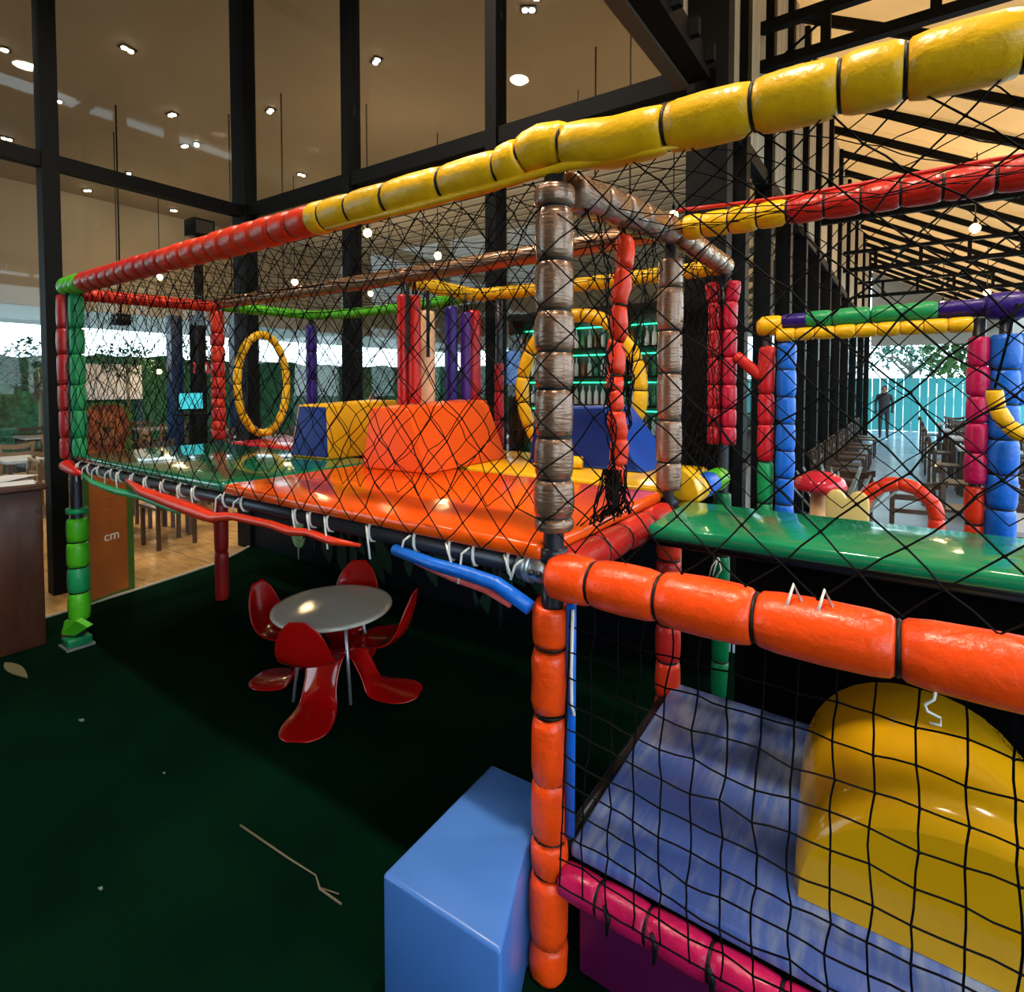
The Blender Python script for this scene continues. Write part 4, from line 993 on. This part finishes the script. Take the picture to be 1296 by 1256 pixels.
PEND = [((1.576, 8.9, 3.95), 0, 'glowing pendant bulb under the corridor roof, biggest at right', 70), ((-1.9, 6.46, 4.13), 6.15, 'glowing pendant lamp above the second brown post', 60),
        ((-3.28, 6.2, 3.74), 6.15, 'glowing pendant lamp right of the front brown post', 60), ((-9.83, 5.8, 3.92), 6.15, 'glowing pendant lamp above the yellow oval ring', 60),
        ((-10.07, 8.07, 4.0), 6.15, 'glowing pendant lamp low behind the long brown beam', 50), ((-13.2, 4.6, 4.2), 6.15, 'glowing pendant lamp leftmost, under the red top beam', 60),
        ((-5.98, 6.05, 4.02), 6.15, 'glowing pendant lamp seen just above the long brown beam', 60), ((-6.2, 4.66, 4.15), 6.15, 'glowing pendant lamp just below the yellow top beam', 50),
        ((1.53, 16.2, 3.75), 0, 'small pendant bulb at the far end of the corridor', 40), ((2.19, 14.2, 3.7), 0, 'small pendant bulb above the purple end of the gate', 40),
        ((-15.6, 3.4, 2.15), 3.5, 'bright wall globe before the hedge at the left edge', 40), ((-15.7, 5.6, 2.1), 3.5, 'bright globe before the hedge between post and lion board', 40)]
for loc, top, lab, e in PEND: pendant(loc, top or roof_z(loc[0]) + .06, lab, e)
# slim suspension rods seen against the brown ceiling
for k, (x, y, z) in enumerate(((-7.0, 3.7, 3.2), (-2.0, 5.17, 3.6), (-2.58, 5.38, 3.6), (-10.6, 2.8, 3.4), (-8.3, 3.6, 3.2))):
    tag(tube('suspension_rod', [(x, y, 6.15), (x, y, z)], .012, mat('rod_bronze', (.08, .05, .03), .5)), ('slim bronze rod hanging from the brown ceiling, %s' % ('left of the corner column', 'longest near the diagonal beam', 'shorter one beside the longest rod', 'far left behind the glass', 'beside the loudspeaker post')[k]), 'rod')
# fittings of the play-area lamps
for k, p in enumerate(PLAY_LAMPS):
    root = empty('ceiling_lamp', p); top = 6.13 if p[0] < -.4 else roof_z(p[0]) - .02
    lathe('shade', [(.05, .16), (.14, .12), (.16, -.05), (.150, -.05), (.13, .10), (.04, .14)], BLACKM, root, 20)
    tube('stem', [(0, 0, .14), (0, 0, top - p[2])], .012, BLACKM, root)
    tag(root, 'black dome lamp above the play area, %s' % ('over the left end', 'over the kids table', 'over the corner post', 'over the rear platform', 'over the green mat')[k], 'ceiling lamp', 'dome lamps over the play area')

# ------------------------------------------------------------------ PLANTS AND OUTDOORS
def tree(loc, h, crown, cr, nleaf, label, col, trunk=.05, seed=1, ls=1.0):
    r_ = random.Random(seed); root = empty('tree', loc); bm = bmesh.new()
    bm_tube(bm, [(0, 0, 0), (.04, .02, h * .5), (-.02, .03, h), (0, 0, h + crown * .5)], [trunk, trunk * .85, trunk * .7, trunk * .3], 8)
    for k in range(7):
        a = r_.uniform(0, 6.28); bm_tube(bm, [(0, 0, h * r_.uniform(.8, 1.05)), (cr * .4 * math.cos(a), cr * .4 * math.sin(a), h + crown * .25), (cr * .8 * math.cos(a), cr * .8 * math.sin(a), h + crown * r_.uniform(.2, .7))], [trunk * .5, trunk * .3, trunk * .1], 5)
    from_bm('trunk', bm, mat('bark_pale', (.22, .20, .16), .8), root, True)
    bm = bmesh.new()
    for k in range(nleaf):
        while True:
            v = Vector((r_.uniform(-1, 1), r_.uniform(-1, 1), r_.uniform(-1, 1)))
            if v.length < 1: break
        p = Vector((v.x * cr, v.y * cr, h + crown * .5 + v.z * crown * .6)); L = r_.uniform(.08, .16) * ls
        d = Vector((r_.uniform(-1, 1), r_.uniform(-1, 1), r_.uniform(-1, .5))).normalized() * L; a, b_ = frame_of(d)
        bm.faces.new([bm.verts.new(q) for q in (p, p + d * .5 + a * L * .3, p + d, p + d * .5 - a * L * .3)])
    f = from_bm('foliage', bm, mat('leaf_' + col, {'teal': (.03, .13, .10), 'green': (.06, .15, .03), 'dark': (.03, .09, .03)}[col], .55), root); f['kind'] = 'stuff'
    return tag(root, label, 'tree')
tree((-15.6, 2.98, 0), 1.7, 1.1, .8, 900, 'slim pale trunked tree at the left edge of the hall', 'teal', seed=1)
tree((-15.9, 4.9, 0), 2.0, .9, .7, 500, 'slim tree before the hedge right of the white panel', 'teal', seed=2)
tree((-15.5, 6.6, 0), 2.0, 1.0, .6, 500, 'slim tree behind the red padded left post', 'teal', seed=3)
tree((3.1, 26.5, 0), 1.8, 2.6, 1.9, 2200, 'leafy green tree at the end of the corridor', 'green', .10, 4, 2.2)
tree((1.0, 31, 0), 2.4, 2.4, 2.2, 1500, 'pale tree farthest outside beyond the corridor', 'teal', .12, 5, 2.0)
tree((5.4, 11.2, 0), 1.6, 2.6, 1.3, 1600, 'dense green tree at the right edge outside the eaves', 'dark', .09, 6)
tree((-9.0, 18.0, 0), 2.0, 1.2, .9, 700, 'small tree beside the rear hedge behind the purple post', 'teal', seed=7)
tree((-4.0, 16.5, 0), 1.6, 1.2, .9, 700, 'small tree in the rear hall right of the middle mullion', 'teal', seed=8)
# turquoise fence at the far end of the corridor
fn_ = tag(empty('garden_fence', (0, 24.5, 0)), 'turquoise board fence at the far end of the corridor', 'fence')
FEN = mat('fence_turquoise', (.04, .36, .40), .6); fb0 = None
for k in range(40):
    if fb0 is None: fb0 = box('fence_board', .01, .24, 0, .03, 0, 2.0, FEN, fn_); o = fb0
    else: o = fb0.copy(); COL.objects.link(o)
    o.location = (-2.0 + .25 * k, 0, 0)
struct(box('ground', -90, 90, -60, 110, -.30, -.21, mat('ground_far', (.16, .18, .16), .9)))
struct(box('ground', -24, 14, 22.2, 60, -.2, -.11, mat('ground_pale', (.35, .38, .36), .9)))
struct(box('ground', 3.4, 14, -10, 30, -.2, -.07, mat('ground_side', (.12, .14, .10), .9)))
# toys beyond the green mat
def arch_c(t):
    a = PI * (1 - t); return (.20 * math.cos(a), 0, .92 + .20 * math.sin(a))
ar = tag(empty('foam_arch', (.80, 3.0, -.012)), 'red foam arch standing beyond the long green mat', 'arch')
tube('core', [(-.20, 0, 0), (-.20, 0, .92)] + [arch_c(k / 12) for k in range(1, 12)] + [(.20, 0, .92), (.20, 0, 0)], .015, STEEL, ar, 8)
for k in range(6): sleeve('foam_sleeve', arch_c, k / 6, (k + 1) / 6, .044, ORED, ar, 12, .93)
for s in (-1, 1):
    for k in range(4): sleeve('foam_sleeve', lambda t, s=s: (s * .20, 0, t), .23 * k, .23 * k + .23, .044, ORED, ar, 12, .93)
lob = [(-.12, 0), (.12, 0), (.125, .95)] + [(.065 + .06 * math.cos(a), .985 + .07 * math.sin(a)) for a in [k * PI / 8 for k in range(0, 8)]] + [(0, 1.0)] + [(-.065 + .06 * math.cos(a), .985 + .07 * math.sin(a)) for a in [k * PI / 8 for k in range(1, 9)]] + [(-.125, .95)]
lb = prism('lobed_panel', lob, 'y', -.03, .03, mat('vinyl_cream', (.72, .52, .18), .35), None, .01); lb.location = (.52, 2.95, -.01); tag(lb, 'cream panel with two rounded lobes left of the red arch', 'panel')
ms = tag(empty('mushroom_stool', (.33, 3.2, -.012)), 'red domed mushroom stool behind the cream lobed panel', 'stool')
lathe('cap', [(.02, 1.02), (.16, 1.0), (.18, 1.03), (.15, 1.09), (.08, 1.13), (.001, 1.14)], V_RED, ms, 20); lathe('stem', [(.10, 0), (.07, .2), (.06, 1.02)], CREAM, ms, 14)
ag = tag(empty('spiky_plant', (.38, 3.95, -.012)), 'grey spiky leaved plant in a pot behind the red stool', 'plant')
lathe('pot', [(.13, 0), (.17, .55), (.15, .55), (.14, .50), (.001, .5)], mat('pot_grey', (.2, .2, .2), .7), ag, 16)
SPK = mat('agave_grey', (.22, .27, .27), .5)
for k in range(17):
    a = 2.4 * k; t = .25 + .6 * (k / 17); L = .62; bm = bmesh.new()
    d = Vector((math.cos(a) * t, math.sin(a) * t, 1 - .35 * t)).normalized(); s_ = Vector((-math.sin(a), math.cos(a), 0)); nrm = d.cross(s_)
    c0 = Vector((0, 0, .5)); pr = [(0, .03), (.35, .045), (.7, .03), (1, .002)]
    up = [[bm.verts.new(c0 + d * L * u + s_ * w * q + nrm * (.008 if q == 0 else 0) * sg) for q in (-1, 0, 1)] for u, w in pr for sg in (1,)]
    dn = [[bm.verts.new(c0 + d * L * u + nrm * -.008)] for u, w in pr]
    for i in range(3):
        bm.faces.new((up[i][0], up[i][1], up[i + 1][1], up[i + 1][0])); bm.faces.new((up[i][1], up[i][2], up[i + 1][2], up[i + 1][1]))
        bm.faces.new((up[i][0], up[i + 1][0], dn[i + 1][0], dn[i][0])); bm.faces.new((up[i][2], dn[i][0], dn[i + 1][0], up[i + 1][2]))
    bmesh.ops.recalc_face_normals(bm, faces=bm.faces); from_bm('spike_leaf', bm, SPK, ag)

# ------------------------------------------------------------------ PEOPLE (small, far away)
def person(loc, rz, pose, shirt, label, scale=1.0):
    if pose == 'stand':
        J = {'pel': (0, 0, .93), 'sp': (0, 0, 1.15), 'ch': (0, .01, 1.36), 'nk': (0, .0, 1.50), 'hd': (0, .02, 1.60), 'tp': (0, .01, 1.70)}
        leg = lambda s: [(s * .09, 0, .88), (s * .10, .02, .48), (s * .10, -.01, .08), (s * .11, .12, .03)]
        arm = lambda s: [(s * .18, 0, 1.40), (s * .24, -.02, 1.13), (s * .22, .10, .90)]
    else:
        J = {'pel': (0, 0, .52), 'sp': (0, .0, .74), 'ch': (0, .03, .96), 'nk': (0, .04, 1.10), 'hd': (0, .07, 1.20), 'tp': (0, .06, 1.30)}
        leg = lambda s: [(s * .10, .06, .52), (s * .12, .44, .50), (s * .12, .42, .08), (s * .12, .54, .03)]
        arm = lambda s: [(s * .19, .02, 1.0), (s * .25, .10, .76), (s * .15, .34, .74)]
    V = []; Ed = []; R = []
    def add(p, r, par=None):
        V.append(p); R.append(r)
        if par is not None: Ed.append((par, len(V) - 1))
        return len(V) - 1
    a = add(J['pel'], (.15, .11)); b_ = add(J['sp'], (.13, .095), a); c_ = add(J['ch'], (.165, .11), b_); d = add(J['nk'], (.055, .055), c_); e = add(J['hd'], (.075, .09), d); add(J['tp'], (.06, .075), e)
    for s in (-1, 1):
        q = a
        for p, r in zip(leg(s), (.085, .06, .042, .035)): q = add(p, (r, r), q)
        q = c_
        for p, r in zip(arm(s), (.055, .042, .03)): q = add(p, (r, r), q)
        hx = arm(s)[-1]
        for k in range(5):
            add((hx[0] + (k - 2) * .018 * (1 if k else 1.6), hx[1] + .07 - .012 * abs(k - 2), hx[2] - .05), (.009, .009), q)
    me = bpy.data.meshes.new('body'); me.from_pydata(V, Ed, []); me.update()
    root = empty('person', loc, rz); o = bpy.data.objects.new('body', me); COL.objects.link(o); o.parent = root
    md = o.modifiers.new('skin', 'SKIN'); md.use_smooth_shade = True
    for k, sv in enumerate(me.skin_vertices[0].data): sv.radius = R[k]; sv.use_root = (k == 0)
    ss = o.modifiers.new('sub', 'SUBSURF'); ss.levels = 1; ss.render_levels = 1
    m = bpy.data.materials.new('person_cloth'); m.use_nodes = True; nt = m.node_tree; bs = nt.nodes['Principled BSDF']; bs.inputs['Roughness'].default_value = .8
    tc = nt.nodes.new('ShaderNodeTexCoord'); sx_ = nt.nodes.new('ShaderNodeSeparateXYZ'); rp = nt.nodes.new('ShaderNodeValToRGB'); rp.color_ramp.interpolation = 'CONSTANT'
    mr = nt.nodes.new('ShaderNodeMath'); mr.operation = 'DIVIDE'; mr.inputs[1].default_value = 2.0
    nt.links.new(tc.outputs['Object'], sx_.inputs[0]); nt.links.new(sx_.outputs['Z'], mr.inputs[0]); nt.links.new(mr.outputs[0], rp.inputs[0]); nt.links.new(rp.outputs[0], bs.inputs['Base Color'])
    z1_, z2_ = (J['pel'][2] + .04) / 2, (J['nk'][2] - .01) / 2
    rp.color_ramp.elements[0].color = (.02, .022, .03, 1); rp.color_ramp.elements[1].position = z1_; rp.color_ramp.elements[1].color = (*shirt, 1)
    el = rp.color_ramp.elements.new(z2_); el.color = (.35, .19, .12, 1)
    me.materials.append(m)
    hd = Vector(J['hd']); bm = bmesh.new(); bmesh.ops.create_uvsphere(bm, u_segments=14, v_segments=10, radius=.105, matrix=Matrix.Translation(hd + Vector((0, -.022, .035))) @ Matrix.Diagonal((.86, .95, 1.0, 1)))
    bmesh.ops.delete(bm, geom=[v for v in bm.verts if v.co.y > hd.y + .055 and v.co.z < hd.z + .09], context='VERTS')
    from_bm('hair', bm, mat('hair_dark', (.012, .009, .008), .6), root, True)
    FC = mat('face_dark', (.03, .015, .012), .5); SK = mat('skin', (.35, .19, .12), .6)
    for s in (-1, 1):
        lathe('eye', [(.004, 0), (.011, .004), (.004, .008)], FC, root, 8).location = hd + Vector((s * .032, .088, .01))
        lathe('ear', [(.006, -.02), (.014, 0), (.006, .02)], SK, root, 8).location = hd + Vector((s * .084, .0, 0))
    tube('nose', [hd + Vector((0, .085, .012)), hd + Vector((0, .108, -.018))], [.008, .013], SK, root, 6)
    box('mouth', -.022, .022, 0, .006, 0, .007, FC, root).location = hd + Vector((0, .088, -.05))
    root.scale = (scale,) * 3
    return tag(root, label, 'person')
person((.25, 20.6, -.012), PI, 'stand', (.03, .03, .04), 'person in dark clothes standing far down the corridor')
person((-10.6, .55, -.02), math.radians(-70), 'sit', (.08, .08, .09), 'person in grey seated at a table at the far left edge')
person((-6.25, 4.8, -.015), math.radians(170), 'stand', (.55, .42, .18), 'person in a cream top behind the yellow wedge block', .95)
person((-4.62, 5.35, -.015), math.radians(180), 'stand', (.30, .02, .04), 'person in a dark red top near the bar', 1.0)
